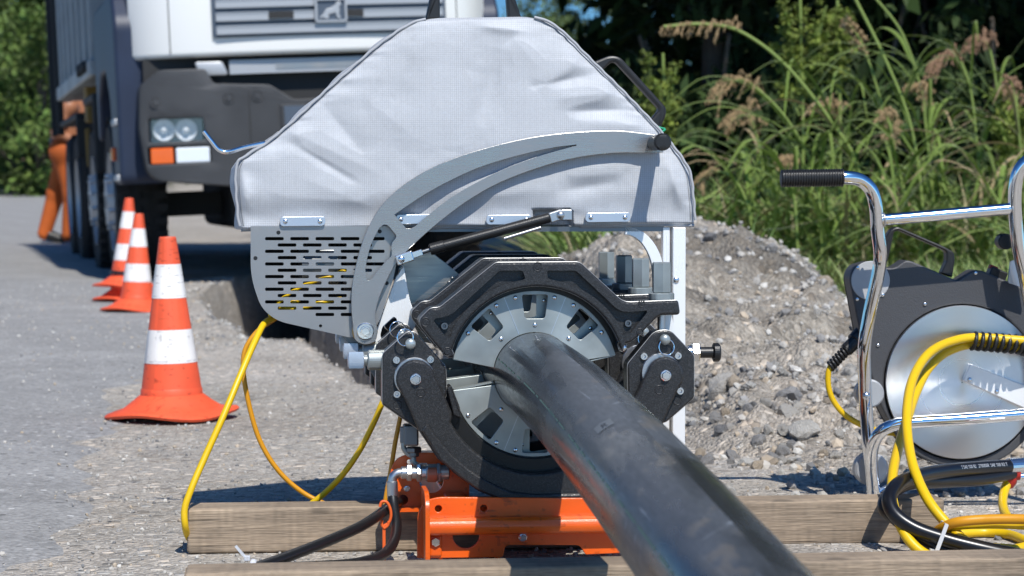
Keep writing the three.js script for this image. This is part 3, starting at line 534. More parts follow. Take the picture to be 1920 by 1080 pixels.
// lifting arm with its gas spring and grip
{ const z0 = -0.186, z1 = -0.178, arm = new THREE.Group(); arm.name = 'lifting_arm'; machine.add(arm);
  const A = (pts) => P(pts, z1);
  const spl = (pts) => { const c = new THREE.CatmullRomCurve3(A(pts).map(([x, y]) => V3(x, y, 0)), false, 'centripetal'); return c.getPoints(pts.length * 5).map((p) => [p.x, p.y]); };
  const out = [...spl([[662, 612], [659, 580], [660, 540], [667, 500], [677, 462], [692, 424], [714, 387], [746, 355], [792, 324], [850, 297], [920, 275], [1000, 257], [1080, 247.5], [1160, 245], [1226, 252]]),
    ...A([[1244, 256], [1244, 286]]), ...spl([[1226, 287], [1150, 287], [1070, 298], [1000, 318], [930, 346], [875, 378], [832, 410], [795, 441], [768, 466]]), ...spl([[752, 482], [736, 505], [722, 533], [710, 562], [704, 590], [707, 612]]), ...spl([[708, 625], [703, 640], [685, 646], [667, 638], [662, 620]])];
  const s = shapeOf(out);
  s.holes.push(shapeOf([...spl([[738, 402], [757, 389], [790, 367], [840, 339], [900, 312], [980, 288], [1040, 275], [1080, 270]]), ...A([[1083, 272], [1080, 274.5]]), ...spl([[1075, 275.5], [1020, 291], [960, 312], [900, 340], [850, 369], [808, 401], [780, 425]]), ...A([[771, 430], [761, 429]])], 0, new THREE.Path()));
  s.holes.push(shapeOf([...A([[720, 419, 6], [729, 422, 6], [746, 443, 6], [735, 458, 6], [736, 480, 6]]), ...spl([[726, 490], [712, 505], [699, 523]]), ...A([[690, 529, 5], [685, 520, 5]]), ...spl([[684, 505], [688, 482], [696, 455], [710, 427]])], 0, new THREE.Path()));
  part(arm, 'arm_plate', ext(s, z0, z1, 0.0008, 6), M.armPlate);
  const pv = XY(685, 621, z1);
  part(arm, 'pivot_bolt', [rod([pv[0], pv[1], z0 - 0.005], [pv[0], pv[1], z1 + 0.004], 17 * K, 28), ...boltHead(pv[0], pv[1], z1 + 0.004, 11 * K, 0.006)], M.bolt);
  part(arm, 'bronze_bush', [rod([pv[0], pv[1] - 0.001, z0 - 0.022], [pv[0], pv[1] - 0.001, z0 - 0.001], 25 * K, 32)], M.brass);
  const g0 = XY(1226, 268, z1), g1 = [g0[0], g0[1], z1 + 0.085];
  part(arm, 'grip', [rod(g0, [g0[0], g0[1], z1 + 0.03], 13 * K, 24), lathe([[12 * K, 0], [15 * K, 0.012], [15 * K, 0.066], [17 * K, 0.072], [17 * K, 0.082], [14 * K, 0.0855], [6 * K, 0.087], [0, 0.0872]], 28).rotateX(Math.PI / 2).translate(...g0)], M.black);
  const zs = z1 + 0.010, a = XY(752, 486, zs), b = XY(806, 468, zs), c = XY(1030, 408, zs), d = XY(1050, 403, zs), gs = new THREE.Group(); gs.name = 'gas_spring'; machine.add(gs);
  const mix = (p, q, t) => p.map((v, i) => lerp(v, q[i], t));
  part(gs, 'cylinder', [rod(b, mix(b, c, 0.12), 11.5 * K), rod(mix(b, c, 0.11), c, 10 * K)], M.black);
  part(gs, 'piston_rod', rod(mix(a, b, 0.6), mix(b, c, 0.02), 4.5 * K), M.darkSteel);
  const dir = V3(b[0] - a[0], b[1] - a[1], 0), ang = Math.atan2(dir.y, dir.x);
  part(gs, 'clevis', [box(34 * K, 20 * K, 0.014, 0, 0, 0, 0.002).rotateZ(ang).translate(...mix(a, b, 0.12)), box(22 * K, 12 * K, 0.010, 0, 0, 0, 0.001).rotateZ(ang).translate(...mix(a, b, 0.55)), domeHead(a[0], a[1], zs + 0.007, 7 * K)], M.bolt);
  part(gs, 'end_bracket', [box(26 * K, 20 * K, 0.014, 0, 0, 0, 0.002).rotateZ(ang).translate(...mix(c, d, 0.6)), rod([d[0], d[1], zs - 0.03], [d[0], d[1], zs + 0.009], 8 * K), domeHead(d[0], d[1], zs + 0.009, 7 * K), box(22 * K, 22 * K, 0.02, XY(1062, 405, zs)[0], d[1], zs - 0.006, 0.002)], M.steel);
  part(gs, 'rear_rod', rod(mix(b, c, 0.62).map((v, i) => v - (i === 1 ? 0.014 : 0)), mix(b, c, 0.93).map((v, i) => v - (i === 1 ? 0.012 : 0)), 3.5 * K), M.steel);
}
// slotted guard over the drive at the left
{ const z1 = -0.196, g = new THREE.Group(); g.name = 'slotted_guard'; machine.add(g);
  const pts = P([[470, 424, 2], [742, 424, 2], [748, 470, 4], [738, 520, 4], [713, 598, 3], [700, 622, 3], [657, 633, 6], [520, 602, 40], [490, 578, 30], [470, 520, 60]], z1);
  const s = shapeOf(pts);
  const slot = (x, y, w = 35, h = 6.2) => { const p = P([[x, y - h / 2], [x + w, y - h / 2], [x + w, y + h / 2], [x, y + h / 2]], z1); return shapeOf(p, 2.9 * K, new THREE.Path()); };
  for (let r = 0; r < 13; r++) for (let c = 0; c < 5; c++) {
    const x = 497 + c * 47.3 + (r % 2 ? 23.7 : 0), y = 447.5 + r * 11.85;
    if (x + 35 > 725 - Math.max(0, y - 500) * 0.25 || (r === 12 && c < 2) || (r === 11 && c === 4)) continue;
    s.holes.push(slot(x, y));
  }
  for (const [x, y] of [[522, 436], [712, 434], [479, 484], [601, 611], [725, 531]]) { const p = mp(x, y, z1); s.holes.push(circlePath(p[0], p[1], 3.2 * K)); }
  part(g, 'front_sheet', ext(s, z1 - 0.002, z1, 0, 6), M.sheet);
  const q = P([[474, 430], [474, 520], [494, 576], [524, 600], [656, 630]], z1);
  for (let i = 0; i < q.length - 1; i++) { const [a, b] = [q[i], q[i + 1]], L = Math.hypot(b[0] - a[0], b[1] - a[1]); part(g, 'side_sheet', box(L, 0.002, 0.12, 0, 0, 0).rotateZ(Math.atan2(b[1] - a[1], b[0] - a[0])).translate((a[0] + b[0]) / 2, (a[1] + b[1]) / 2, z1 - 0.063), M.sheet); }
  part(g, 'inner_plate', ext(shapeOf(P([[472, 424, 2], [742, 424, 2], [738, 520, 4], [713, 598, 3], [657, 631, 6], [520, 601, 40], [490, 577, 30], [472, 520, 60]], z1)), z1 - 0.125, z1 - 0.121), M.truckDark);
  part(g, 'motor', [rod(XY(560, 500, z1 - 0.03), XY(640, 500, z1 - 0.03), 0.045), rod(XY(640, 520, z1 - 0.05), XY(705, 520, z1 - 0.05), 0.03)].map((x) => x.translate(0, 0, -0.04)), M.darkSteel);
  each(g, 'inner_wire', [tube([XY(505, 592, z1 - 0.03), XY(530, 560, z1 - 0.02), XY(570, 535, z1 - 0.02), XY(620, 518, z1 - 0.02), XY(650, 505, z1 - 0.03)], 4 * K), tube([XY(515, 575, z1 - 0.03), XY(560, 578, z1 - 0.02), XY(605, 566, z1 - 0.02), XY(640, 560, z1 - 0.03)], 4.5 * K)], M.yellow);
  each(g, 'edge_screw', [[522, 436], [712, 434], [479, 484], [725, 531]].map(([x, y]) => { const p = mp(x, y, z1); return rod([p[0], p[1], z1 - 0.01], [p[0], p[1], z1 + 0.0005], 4 * K); }), M.black);
}
// aluminium support plate, trimmer face and uprights
{ const z = -0.21;
  const s1 = shapeOf(P([[757, 498, 2], [768, 560, 2], [782, 606, 2], [762, 640, 4], [700, 640, 4], [708, 612, 2], [742, 520, 2]], z));
  { const h = P([[712, 628, 4], [716, 612, 5], [738, 592, 5], [744, 596, 4], [750, 612, 4], [716, 641, 4]], z); s1.holes.push(shapeOf(h, 0, new THREE.Path())); }
  part(machine, 'support_plate', ext(s1, z - 0.006, z, 0.0008), M.alu);
  part(machine, 'support_plate', ext(shapeOf(P([[640, 628, 4], [735, 640, 4], [735, 760, 4], [690, 690, 4]], z - 0.01)), z - 0.016, z - 0.01, 0.0008), M.darkSteel);
  part(machine, 'trimmer_face', ext(shapeOf(P([[747, 500, 30], [790, 472, 6], [806, 470, 4], [842, 498, 3], [880, 530, 3], [880, 660, 3], [790, 640, 3], [762, 575, 30], [748, 530, 30]], -0.27)), -0.28, -0.27, 0.001), M.heater);
  each(machine, 'trimmer_screw', [[848, 522], [842, 530]].map(([x, y]) => { const p = mp(x, y, -0.27); return domeHead(p[0], p[1], -0.27, 4 * K); }), M.darkSteel);
  part(machine, 'cross_rail', [box(mp(1240, 424, -0.24)[0] - mp(760, 424, -0.24)[0], 0.008, 0.06, (mp(1240, 424, -0.24)[0] + mp(760, 424, -0.24)[0]) / 2, mp(1000, 429, -0.24)[1], -0.245)], M.darkSteel);
  const xl = mp(1246, 500, -0.2)[0], xr = mp(1286, 500, -0.2)[0], yt = mp(1260, 424, -0.2)[1];
  const up = part(machine, 'upright', [box((xr - xl) * 0.60, yt - 0.08, 0.03, xr - (xr - xl) * 0.30, (yt + 0.08) / 2 - 0.002, -0.216, 0.0015), box((xr - xl) * 0.32, yt - 0.08, 0.02, xl + (xr - xl) * 0.16, (yt + 0.08) / 2 - 0.002, -0.224, 0.001)], M.alu);
  part(up, 'screw', (() => { const p = mp(1268, 525, -0.2); return [domeHead(p[0], p[1], -0.2005, 6.5 * K)]; })(), M.bolt);
  part(machine, 'curved_stay', ext(shapeOf((() => { const o = [], q = []; for (let i = 0; i <= 12; i++) { const t = i / 12 * Math.PI / 2; o.push([1172 + 74 * Math.sin(t), 522 - 98 * Math.cos(t)]); q.unshift([1172 + 53 * Math.sin(t), 522 - 82 * Math.cos(t)]); } return P([...o, [1246, 560], [1226, 560], ...q], -0.215); })()), -0.228, -0.215, 0.001), M.alu);
  part(machine, 'stay_link', ext(shapeOf(P([[1246, 592, 2], [1260, 590, 2], [1268, 625, 2], [1262, 660, 2], [1240, 650, 2]], -0.03)), -0.045, -0.035), M.alu);
}
machine.updateMatrixWorld(true);
const MW = (x, y, z) => V3(...XY(x, y, z)).applyMatrix4(machine.matrixWorld);   // a point of the machine in the place

// ------------------------------------------------------------------ silver fabric cover over the heating plate
const cover = thing('fabric_cover', 'silver grey padded fabric cover draped over the heating plate, with black handles', 'cover', machine.position.toArray(), YAW);
{ const zf = -0.203, depth = 0.15;
  const left = [[432, 452], [429, 449], [418, 447], [400, 444.5], [350, 441], [315, 441], [301, 447], [285, 471], [268, 500], [225, 551], [170, 610], [125, 661], [85, 707], [58, 745], [42, 773], [36, 796], [33, 815]];
  const right = [[421, 1304], [410, 1304], [370, 1301], [330, 1297], [312, 1290], [292, 1277], [270, 1260], [235, 1230], [200, 1197], [165, 1163], [125, 1122], [95, 1092], [70, 1068], [48, 1042], [37, 1022], [32, 1000], [30, 985]];
  const atV = (t, a) => { const n = a.length - 1, k = clamp(t) * n, i = Math.min(n - 1, Math.floor(k)), f = k - i; return [lerp(a[i][1], a[i + 1][1], f), lerp(a[i][0], a[i + 1][0], f)]; };
  const lenParam = (a) => { const L = [0]; for (let i = 1; i < a.length; i++) L.push(L[i - 1] + Math.hypot(a[i][0] - a[i - 1][0], a[i][1] - a[i - 1][1])); return L.map((x) => x / L[L.length - 1]); };
  const LL = lenParam(left), RL = lenParam(right);
  const on = (a, L, t) => { let i = 0; while (i < L.length - 2 && L[i + 1] < t) i++; return atV((i + (t - L[i]) / (L[i + 1] - L[i])) / (a.length - 1), a); };
  const fold = (x, y) => {                                                 // soft folds of the cloth, in metres
    let f = 0.007 * (fbm(x * 0.005 + 2, y * 0.005 + 5, 0, 2, 201) - 0.5) + 0.002 * (fbm(x * 0.02 + 2, y * 0.02, 0, 3, 203) - 0.5);
    const crease = (x0, y0, x1, y1, w, h) => { const dx = x1 - x0, dy = y1 - y0, L2 = dx * dx + dy * dy, t = clamp(((x - x0) * dx + (y - y0) * dy) / L2), d = Math.hypot(x - x0 - t * dx, y - y0 - t * dy); return h * Math.exp(-Math.pow(d / w, 1.35)) * Math.sin(Math.PI * clamp(t * 0.9 + 0.05)); };
    f += crease(530, 240, 720, 330, 16, 0.006) - crease(540, 265, 680, 350, 14, 0.004) + crease(560, 330, 700, 390, 16, 0.004) + crease(690, 190, 780, 260, 18, 0.004) - crease(600, 190, 690, 300, 22, 0.004);
    f += crease(1085, 110, 1005, 170, 18, 0.006) - crease(1110, 140, 985, 165, 15, 0.006) + crease(1150, 175, 1040, 185, 14, 0.007) - crease(1180, 205, 1060, 210, 14, 0.006) + crease(1215, 235, 1080, 232, 12, 0.004);
    f += crease(1250, 300, 1280, 400, 14, 0.006) - crease(1265, 340, 1250, 415, 10, 0.004) + crease(1060, 330, 1190, 300, 22, 0.005) - crease(1040, 360, 1160, 340, 22, 0.006) + crease(1000, 390, 1110, 395, 14, 0.005) + crease(870, 370, 1010, 330, 20, 0.004);
    f += crease(870, 130, 830, 280, 40, 0.006) - crease(930, 90, 900, 240, 30, 0.004) + crease(960, 70, 1010, 130, 22, 0.005) + crease(455, 320, 470, 420, 12, 0.005) + crease(900, 50, 990, 60, 10, 0.004);
    return f * 1.35;
  };
  const clothZ = (t, u, xl, xr, px, py) => {
    const e = Math.min(u * (xr - xl), (1 - u) * (xr - xl)), side = u < 0.5 ? 0 : 50;
    const puff = 0.012 * (1 - Math.exp(-e / 35)) * (1 - Math.exp(-(1 - t) * 14)), rim = smooth(0, 14, e);
    const pucker = 0.0042 * Math.exp(-Math.pow(e / 26, 2)) * (vnoise(t * 46 + side, e * 0.02, 0, 207) - 0.5) + 0.0025 * Math.exp(-Math.pow(e / 60, 2)) * (vnoise(t * 22 + side, 1, 0, 209) - 0.5) + 0.003 * Math.exp(-t * 26) * (vnoise(px * 0.035, 2, 0, 211) - 0.5);
    let z = zf - 0.012 + 0.010 * Math.sqrt(clamp(e / 10)) + (puff + fold(px, py)) * rim * (0.2 + 0.8 * smooth(0.03, 0.13, t)) + pucker * smooth(0, 5, e) - 0.012 * smooth(0.93, 1, t);
    if (z > zf + 0.011) z = zf + 0.011 + (z - zf - 0.011) * 0.3;
    return z;
  };
  const NU = 220, NV = 150, NS = 8, rows = [];
  for (let j = 0; j <= NV; j++) {
    const t = j / NV, [xl, yl] = on(left, LL, t), [xr, yr] = on(right, RL, t), row = [];
    for (let i = 0; i <= NU; i++) {
      const u = i / NU, px = lerp(xl, xr, u), py = lerp(yl, yr, u);
      let z = clothZ(t, u, xl, xr, px, py);
      let yy = py;
      if (j === 0) { z -= 0.006; }
      if (t < 0.02) yy += 1.2 * Math.sin(px * 0.035) + 0.8 * Math.sin(px * 0.013);
      if (px > 1002 && px < 1071 && py > 394) { z -= 0.022; }
      const p = mp(px, yy, zf); row.push([p[0], p[1], z]);
    }
    const pr = row[row.length - 1], pl = row[0], side = [];
    for (let k = 1; k <= NS; k++) { const q = k / NS, b = 0.006 * Math.sin(q * Math.PI) * (1 + Math.sin(t * 40 + q * 5) * 0.6); row.push([pr[0] + b, pr[1], pr[2] - q * depth]); }
    for (let i = 1; i <= 20; i++) { const q = i / 20; row.push([lerp(pr[0], pl[0], q), lerp(pr[1], pl[1], q), pr[2] - depth - 0.008 * Math.sin(q * Math.PI)]); }
    for (let k = 1; k < NS; k++) { const q = k / NS, b = 0.006 * Math.sin(q * Math.PI) * (1 + Math.sin(t * 37 + q * 4) * 0.6); side.push([pl[0] - b, pl[1], pl[2] - depth + q * depth]); }
    rows.push([...row, ...side]);
  }
  const n = rows[0].length, pos = [], uv = [], idx = [];
  rows.forEach((r) => { let s = 0; r.forEach((p, i) => { pos.push(...p); if (i) s += Math.hypot(p[0] - r[i - 1][0], p[2] - r[i - 1][2]); uv.push(i <= NU ? p[0] : r[NU][0] + s - 0, p[1]); }); });
  for (let j = 0; j < NV; j++) for (let i = 0; i < n; i++) { const a = j * n + i, b = j * n + (i + 1) % n; idx.push(a, b, a + n, b, b + n, a + n); }
  const last = NV * n, c0 = pos.length / 3; const top = rows[NV]; const mx = top.reduce((a, p) => a + p[0], 0) / n, my = top.reduce((a, p) => a + p[1], 0) / n;
  pos.push(mx, my + 0.003, zf - depth / 2); uv.push(mx, my);
  for (let i = 0; i < n; i++) idx.push(last + i, last + (i + 1) % n, c0);
  const g = new THREE.BufferGeometry(); g.setAttribute('position', new THREE.Float32BufferAttribute(pos, 3)); g.setAttribute('uv', new THREE.Float32BufferAttribute(uv, 2)); g.setIndex(idx); g.computeVertexNormals(); g.userData.keepUV = true;
  part(cover, 'cloth', g, M.cover);
  const edge = (side, off, r, m, nm) => { const L = side === left ? LL : RL, pts = []; for (let i = 1; i <= 60; i++) { const t = i / 62, p = on(side, L, t), q = mp(p[0] + off + 0.8 * Math.sin(i * 1.7), p[1], zf); pts.push([q[0], q[1], zf - 0.003 + (off ? 0.004 : -0.007)]); } part(cover, nm, tube(pts, r, 3, 8), m); };
  edge(left, 1, 0.0024, M.binding, 'edge_binding'); edge(right, -1, 0.0024, M.binding, 'edge_binding');
  for (const [side, L, s] of [[left, LL, 1], [right, RL, -1]]) {           // stitched seam just inside the edge
    const pts = []; for (let i = 2; i <= 110; i++) { const t = i / 112, [xl, yl] = on(left, LL, t), [xr, yr] = on(right, RL, t), off = 9 / Math.max(60, xr - xl), u = s > 0 ? off : 1 - off, px = lerp(xl, xr, u), py = lerp(yl, yr, u), q = mp(px, py, zf); pts.push([q[0], q[1], clothZ(t, u, xl, xr, px, py) + 0.0001]); }
    part(cover, 'stitching', tube(pts, 0.0008, 2, 5), M.thread);
  }
  const bot = []; for (let i = 0; i <= 40; i++) { const px = lerp(452, 1303, i / 40); if (px > 998 && px < 1075) continue; const q = mp(px, lerp(432, 421.5, i / 40) + 1.2 * Math.sin(px * 0.035), zf); bot.push([q[0], q[1], zf - 0.009]); }
  each(cover, 'hem', [tube(bot.filter((p) => p[0] < mp(1000, 0, zf)[0]), 0.0026, 3, 8), tube(bot.filter((p) => p[0] > mp(1070, 0, zf)[0]), 0.0026, 3, 8)], M.binding);
  for (const [x0, x1, y] of [[525, 610, 415], [742, 812, 411], [912, 997, 412], [1098, 1182, 407.5]]) {
    const z = zf + 0.0125, p = part(cover, 'metal_strip', ext(shapeOf(P([[x0, y - 8.5], [x1, y - 9.5], [x1, y + 8.5], [x0, y + 9.5]], z).map((q) => [...q, 8 * K])), z - 0.008, z, 0.0006), M.zincBlue);
    each(p, 'screw', [x0 + 10, x1 - 10].map((x) => { const q = mp(x, y, z); return domeHead(q[0], q[1], z, 5 * K); }), M.bolt);
  }
  const zh = -0.275;
  part(cover, 'handle', ext(shapeOf(P([[1110, 117, 4], [1142, 104, 12], [1161, 107, 12], [1247, 202, 12], [1247, 216, 8], [1234, 246, 4], [1214, 230, 4], [1235, 205, 8], [1153, 117, 8], [1144, 118, 8], [1122, 138, 4]], zh)), zh - 0.013, zh + 0.013, 0.004), M.black, 'black plastic handle on the sloping shoulder');
  part(cover, 'handle', ext(shapeOf(P([[797, 38, 2], [808, -16, 10], [826, -34, 12], [940, -34, 12], [960, -16, 12], [977, 36, 2], [951, 36, 2], [948, -8, 8], [938, -16, 6], [834, -16, 6], [824, -8, 8], [824, 38, 2]], zh)), zh - 0.013, zh + 0.013, 0.004), M.black, 'black plastic handle on the top');
  part(cover, 'green_cord', tube([[1226, 236], [1240, 240], [1247, 242]].map(([x, y]) => XY(x, y, zf - 0.03)).concat([XY(1236, 250, zf - 0.02)]), 0.0018, 6, 6), M.green);
  part(cover, 'wire_hook', tube([XY(382, 246, -0.25), XY(396, 264, -0.25), XY(411, 281, -0.25), XY(425, 285, -0.25), XY(460, 276, -0.25), XY(498, 268, -0.25)], 4.5 * K, 6), M.chrome);
  part(cover, 'hook_plate', ext(shapeOf(P([[496, 266, 1], [521, 246, 1], [527, 251, 1], [502, 272, 1]], -0.25)), -0.262, -0.245, 0.0006), M.sheet);
}

// ------------------------------------------------------------------ the pipe in the clamps
{ const y = AXIS, pts = [[0, y + 0.0, -1.05], [0, y, -0.6], [0, y, -0.1], [0, y - 0.001, 0.1], [0.001, y - 0.009, 0.4], [0.001, y - 0.026, 0.75], [0, y - 0.048, 1.1], [0, y - 0.085, 1.6], [0, y - 0.13, 2.15], [0, y - 0.17, 2.6]];
  const c = new THREE.CatmullRomCurve3(pts.map((p) => V3(...p))), R = 0.0625, g = new THREE.TubeGeometry(c, 160, R, 72), g2 = new THREE.TubeGeometry(c, 60, R - 0.0075, 40);
  const pipe = thing('plastic_pipe', 'thick black plastic pipe running out of the clamps towards the viewer, scuffed and dusty', 'pipe', machine.position.toArray(), YAW);
  g.userData.keepUV = true;
  part(pipe, 'wall', g, M.pipe);
  part(pipe, 'bore', g2, M.rubber);
  each(pipe, 'cut_end', [[0, 1], [1, -1]].map(([t, s]) => { const p = c.getPointAt(t), d = c.getTangentAt(t); return orient(new THREE.RingGeometry(R - 0.0075, R, 48).rotateX(-Math.PI / 2), d).translate(p.x, p.y, p.z); }), M.rubber);
  // faded green line printed along the left flank, broken where it has worn off
  { const N = 420, pos = [], idx = []; for (let i = 0; i <= N; i++) { const u = lerp(0.29, 0.99, i / N), q = c.getPointAt(u); for (const da of [-0.9, 0.9]) { const a = (157 + da + 0.4 * Math.sin(i * 0.05)) * Math.PI / 180; pos.push(q.x + Math.cos(a) * (R + 0.0005), q.y + Math.sin(a) * (R + 0.0005), q.z); } if (i < N && vnoise(i * 0.45, 3, 0, 9) > 0.33) { const k = i * 2; idx.push(k, k + 2, k + 1, k + 1, k + 2, k + 3); } }
    const lg = new THREE.BufferGeometry(); lg.setAttribute('position', new THREE.Float32BufferAttribute(pos, 3)); lg.setIndex(idx); lg.computeVertexNormals(); part(pipe, 'printed_line', lg, mat(col(0.11, 0.19, 0.15), 0.6)); }
  // pale printed batch mark on the upper left flank
  const cv = document.createElement('canvas'); cv.width = 256; cv.height = 192; const x = cv.getContext('2d');
  x.fillStyle = '#63686c'; x.fillRect(0, 0, 256, 192); x.fillStyle = '#25292e'; x.font = 'bold 150px sans-serif'; x.textAlign = 'center'; x.textBaseline = 'middle'; x.fillText('R', 128, 100);
  const t = new THREE.CanvasTexture(cv); t.colorSpace = THREE.SRGBColorSpace;
  const pg = new THREE.PlaneGeometry(1, 1, 10, 4), pp = pg.attributes.position, L = c.getLength();
  for (let i = 0; i < pp.count; i++) { const a = (122 - pp.getX(i) * 20) * Math.PI / 180, u = (1.05 + 0.93 - pp.getY(i) * 0.036) / L, q = c.getPointAt(u); pp.setXYZ(i, q.x + Math.cos(a) * (R + 0.0006), q.y + Math.sin(a) * (R + 0.0006), q.z); }
  pg.computeVertexNormals();
  part(pipe, 'printed_mark', pg, new THREE.MeshStandardMaterial({ map: t, roughness: 0.5, side: THREE.DoubleSide }));
}

// ------------------------------------------------------------------ timbers under the machine
function timber(x0, x1, y0, y1, z0, z1, label, s) {
  const L = x1 - x0, n = 40, g0 = new RoundedBoxGeometry(L, y1 - y0, z1 - z0, 3, 0.005), g = g0.index ? g0.toNonIndexed() : g0, p = g.attributes.position;
  for (let i = 0; i < p.count; i++) { const x = p.getX(i), y = p.getY(i), z = p.getZ(i); const e = smooth(L / 2 - 0.02, L / 2, Math.abs(x)); p.setXYZ(i, x + e * 0.006 * (fbm(y * 40 + s, z * 40, 0, 2, s) - 0.5), y + 0.002 * Math.sin(x * 9 + s), z); }
  g.computeVertexNormals();
  const o = thing('timber', label, 'timber', [machine.position.x, 0, machine.position.z], YAW, 'timbers under the welding machine');
  const m = part(o, 'beam', g.translate((x0 + x1) / 2, (y0 + y1) / 2, (z0 + z1) / 2), M.wood);
  const wg = m.geometry, uv = wg.attributes.uv; for (let i = 0; i < uv.count; i++) uv.setXY(i, uv.getX(i) + 0.62 + s * 0.06, uv.getY(i) + s * 0.13);
  part(o, 'end_grain', [ext(shapeOf([[-0.034, -0.03], [0.034, -0.03], [0.034, 0.03], [-0.034, 0.03]].map(([a, b]) => [a * (z1 - z0) / 0.075, b * (y1 - y0) / 0.068]), 0.004), -0.0005, 0.0005).rotateY(-Math.PI / 2).translate(x0 + 0.0005, (y0 + y1) / 2, (z0 + z1) / 2)], M.endWood);
  return o;
}
const tb = (px, z) => mp(px, 1000, z)[0];
timber(tb(351, -0.075), tb(1771, -0.075), 0.001, 0.070, -0.15, -0.078, 'weathered timber lying across under the rear of the orange base, both ends showing', 1);
timber(tb(420, 0.5) - 0.05, tb(1990, 0.5), 0.001, 0.072, 0.445, 0.52, 'weathered timber along the bottom edge of the picture, under the pipe', 2);

// ------------------------------------------------------------------ traffic cones
function coneParts(o, band) {
  const prof = [[0.0, 0.0], [0.152, 0.0], [0.155, 0.006], [0.150, 0.011], [0.115, 0.022], [0.098, 0.038], [0.080, 0.052], [0.0745, 0.056], [0.0735, 0.068], [0.0715, 0.072]];
  const rAt = (y) => lerp(0.0715, 0.0205, (y - 0.072) / (0.432 - 0.072));
  const seg = (y0, y1, k = 0) => lathe([[rAt(y0) + k, y0], [rAt(y1) + k, y1]], 40);
  const skirt = lathe(prof, 44), p = skirt.attributes.position;
  for (let i = 0; i < p.count; i++) { const r = Math.hypot(p.getX(i), p.getZ(i)); if (r > 0.1) { const a = Math.atan2(p.getZ(i), p.getX(i)), sq = 1 + 0.05 * Math.cos(4 * a); p.setX(i, p.getX(i) * sq); p.setZ(i, p.getZ(i) * sq); p.setY(i, p.getY(i) + smooth(0.1, 0.155, r) * 0.006 * (1 + Math.sin(a * 3 + 1))); } }
  skirt.computeVertexNormals();
  part(o, 'foot', toCreasedNormals(skirt, 0.7), M.coneOrange);
  part(o, 'shell', [seg(0.072, 0.432), lathe([[0.0205, 0.432], [0.019, 0.4345], [0.014, 0.4345], [0.013, 0.42]], 32)], M.coneOrange);
  part(o, 'reflective_band', seg(0.133, 0.2125, 0.0008), M.coneWhite); part(o, 'reflective_band', seg(0.288, 0.369, 0.0008), M.coneWhite);
  if (band) part(o, 'black_ring', lathe([[0.074, 0.064], [0.080, 0.066], [0.079, 0.08], [0.0725, 0.082]], 32), M.black);
}
function cone(px, py, label, lift = 0, tilt = [0, 0], band) {
  const p = onGround(px, py), o = thing('traffic_cone', label, 'traffic cone', [p.x, terrain(p.x, p.z) + 0.006 + lift, p.z], 0.3, 'traffic cones along the road edge');
  o.rotation.x = tilt[0]; o.rotation.z = tilt[1]; coneParts(o, band); return o;
}
cone(323, 786, 'nearest and largest orange and white traffic cone, standing on the road edge', 0, [0, 0.02]);
cone(256, 586, 'middle traffic cone, alone, just behind the nearest one', 0, [0, -0.03]);
cone(236, 567, 'lower of the two stacked traffic cones beside the truck wheel', 0, [0, -0.03]);
cone(236, 567, 'upper of the two stacked traffic cones, with a black ring round its foot', 0.064, [0, -0.045], true);

// ------------------------------------------------------------------ cables and hoses
function cable(name, label, pts, r, m, group, cat = 'cable') { return piece(name, tube(pts, r, 10, 10), m, label, cat, group); }
cable('power_cable', 'yellow power cable hanging from the slotted guard down over the end of the rear timber', [MW(560, 560, -0.25), MW(512, 596, -0.235), MW(496, 606, -0.215), MW(478, 640, -0.18), MW(450, 705, -0.14), MW(418, 782, -0.11), MW(385, 855, -0.09), MW(358, 918, -0.072), MW(346, 955, -0.066), MW(347, 985, -0.066), MW(352, 1005, -0.09), MW(362, 1015, -0.14)], 6.6 * K, M.yellow);
cable('signal_cable', 'thinner cable, its shade painted orange, sagging from the slotted guard to behind the rear timber', [MW(560, 570, -0.27), MW(512, 600, -0.24), MW(482, 622, -0.225), MW(460, 655, -0.22), MW(456, 690, -0.22), MW(466, 755, -0.22), MW(489, 830, -0.22), MW(525, 886, -0.22), MW(570, 925, -0.22), MW(622, 950, -0.22), MW(680, 972, -0.25)], 5 * K, M.yellowOrange);  // yellow cable in shadow, the shade put into its orange colour
cable('power_cable', 'bright yellow cable sloping from the left side plates down to the rear timber', [MW(735, 720, -0.12), MW(717, 755, -0.12), MW(702, 790, -0.13), MW(674, 845, -0.15), MW(640, 893, -0.17), MW(605, 928, -0.19), MW(570, 955, -0.2), MW(540, 985, -0.22)], 6 * K, M.yellow);
cable('signal_cable', 'orange cable dropping straight down beside the left hydraulic valve', [MW(754, 765, -0.07), MW(748, 795, -0.07), MW(741, 830, -0.07), MW(733, 880, -0.07), MW(724, 930, -0.07), MW(720, 962, -0.07)], 4.6 * K, M.yellowOrange);
const hoseText = (() => { const c = document.createElement('canvas'); c.width = 2048; c.height = 256; const x = c.getContext('2d'); x.fillStyle = '#141416'; x.fillRect(0, 0, 2048, 256); x.fillStyle = '#c4c7c9'; x.font = '27px sans-serif'; x.textBaseline = 'middle'; for (const y of [40, 125, 210]) { x.save(); x.translate(660, y); x.rotate(Math.PI); x.fillText('T SAE 100 R2   270000R  SAE 100 R2 T', 0, 0); x.restore(); } const t = new THREE.CanvasTexture(c); t.colorSpace = THREE.SRGBColorSpace; return t; })();
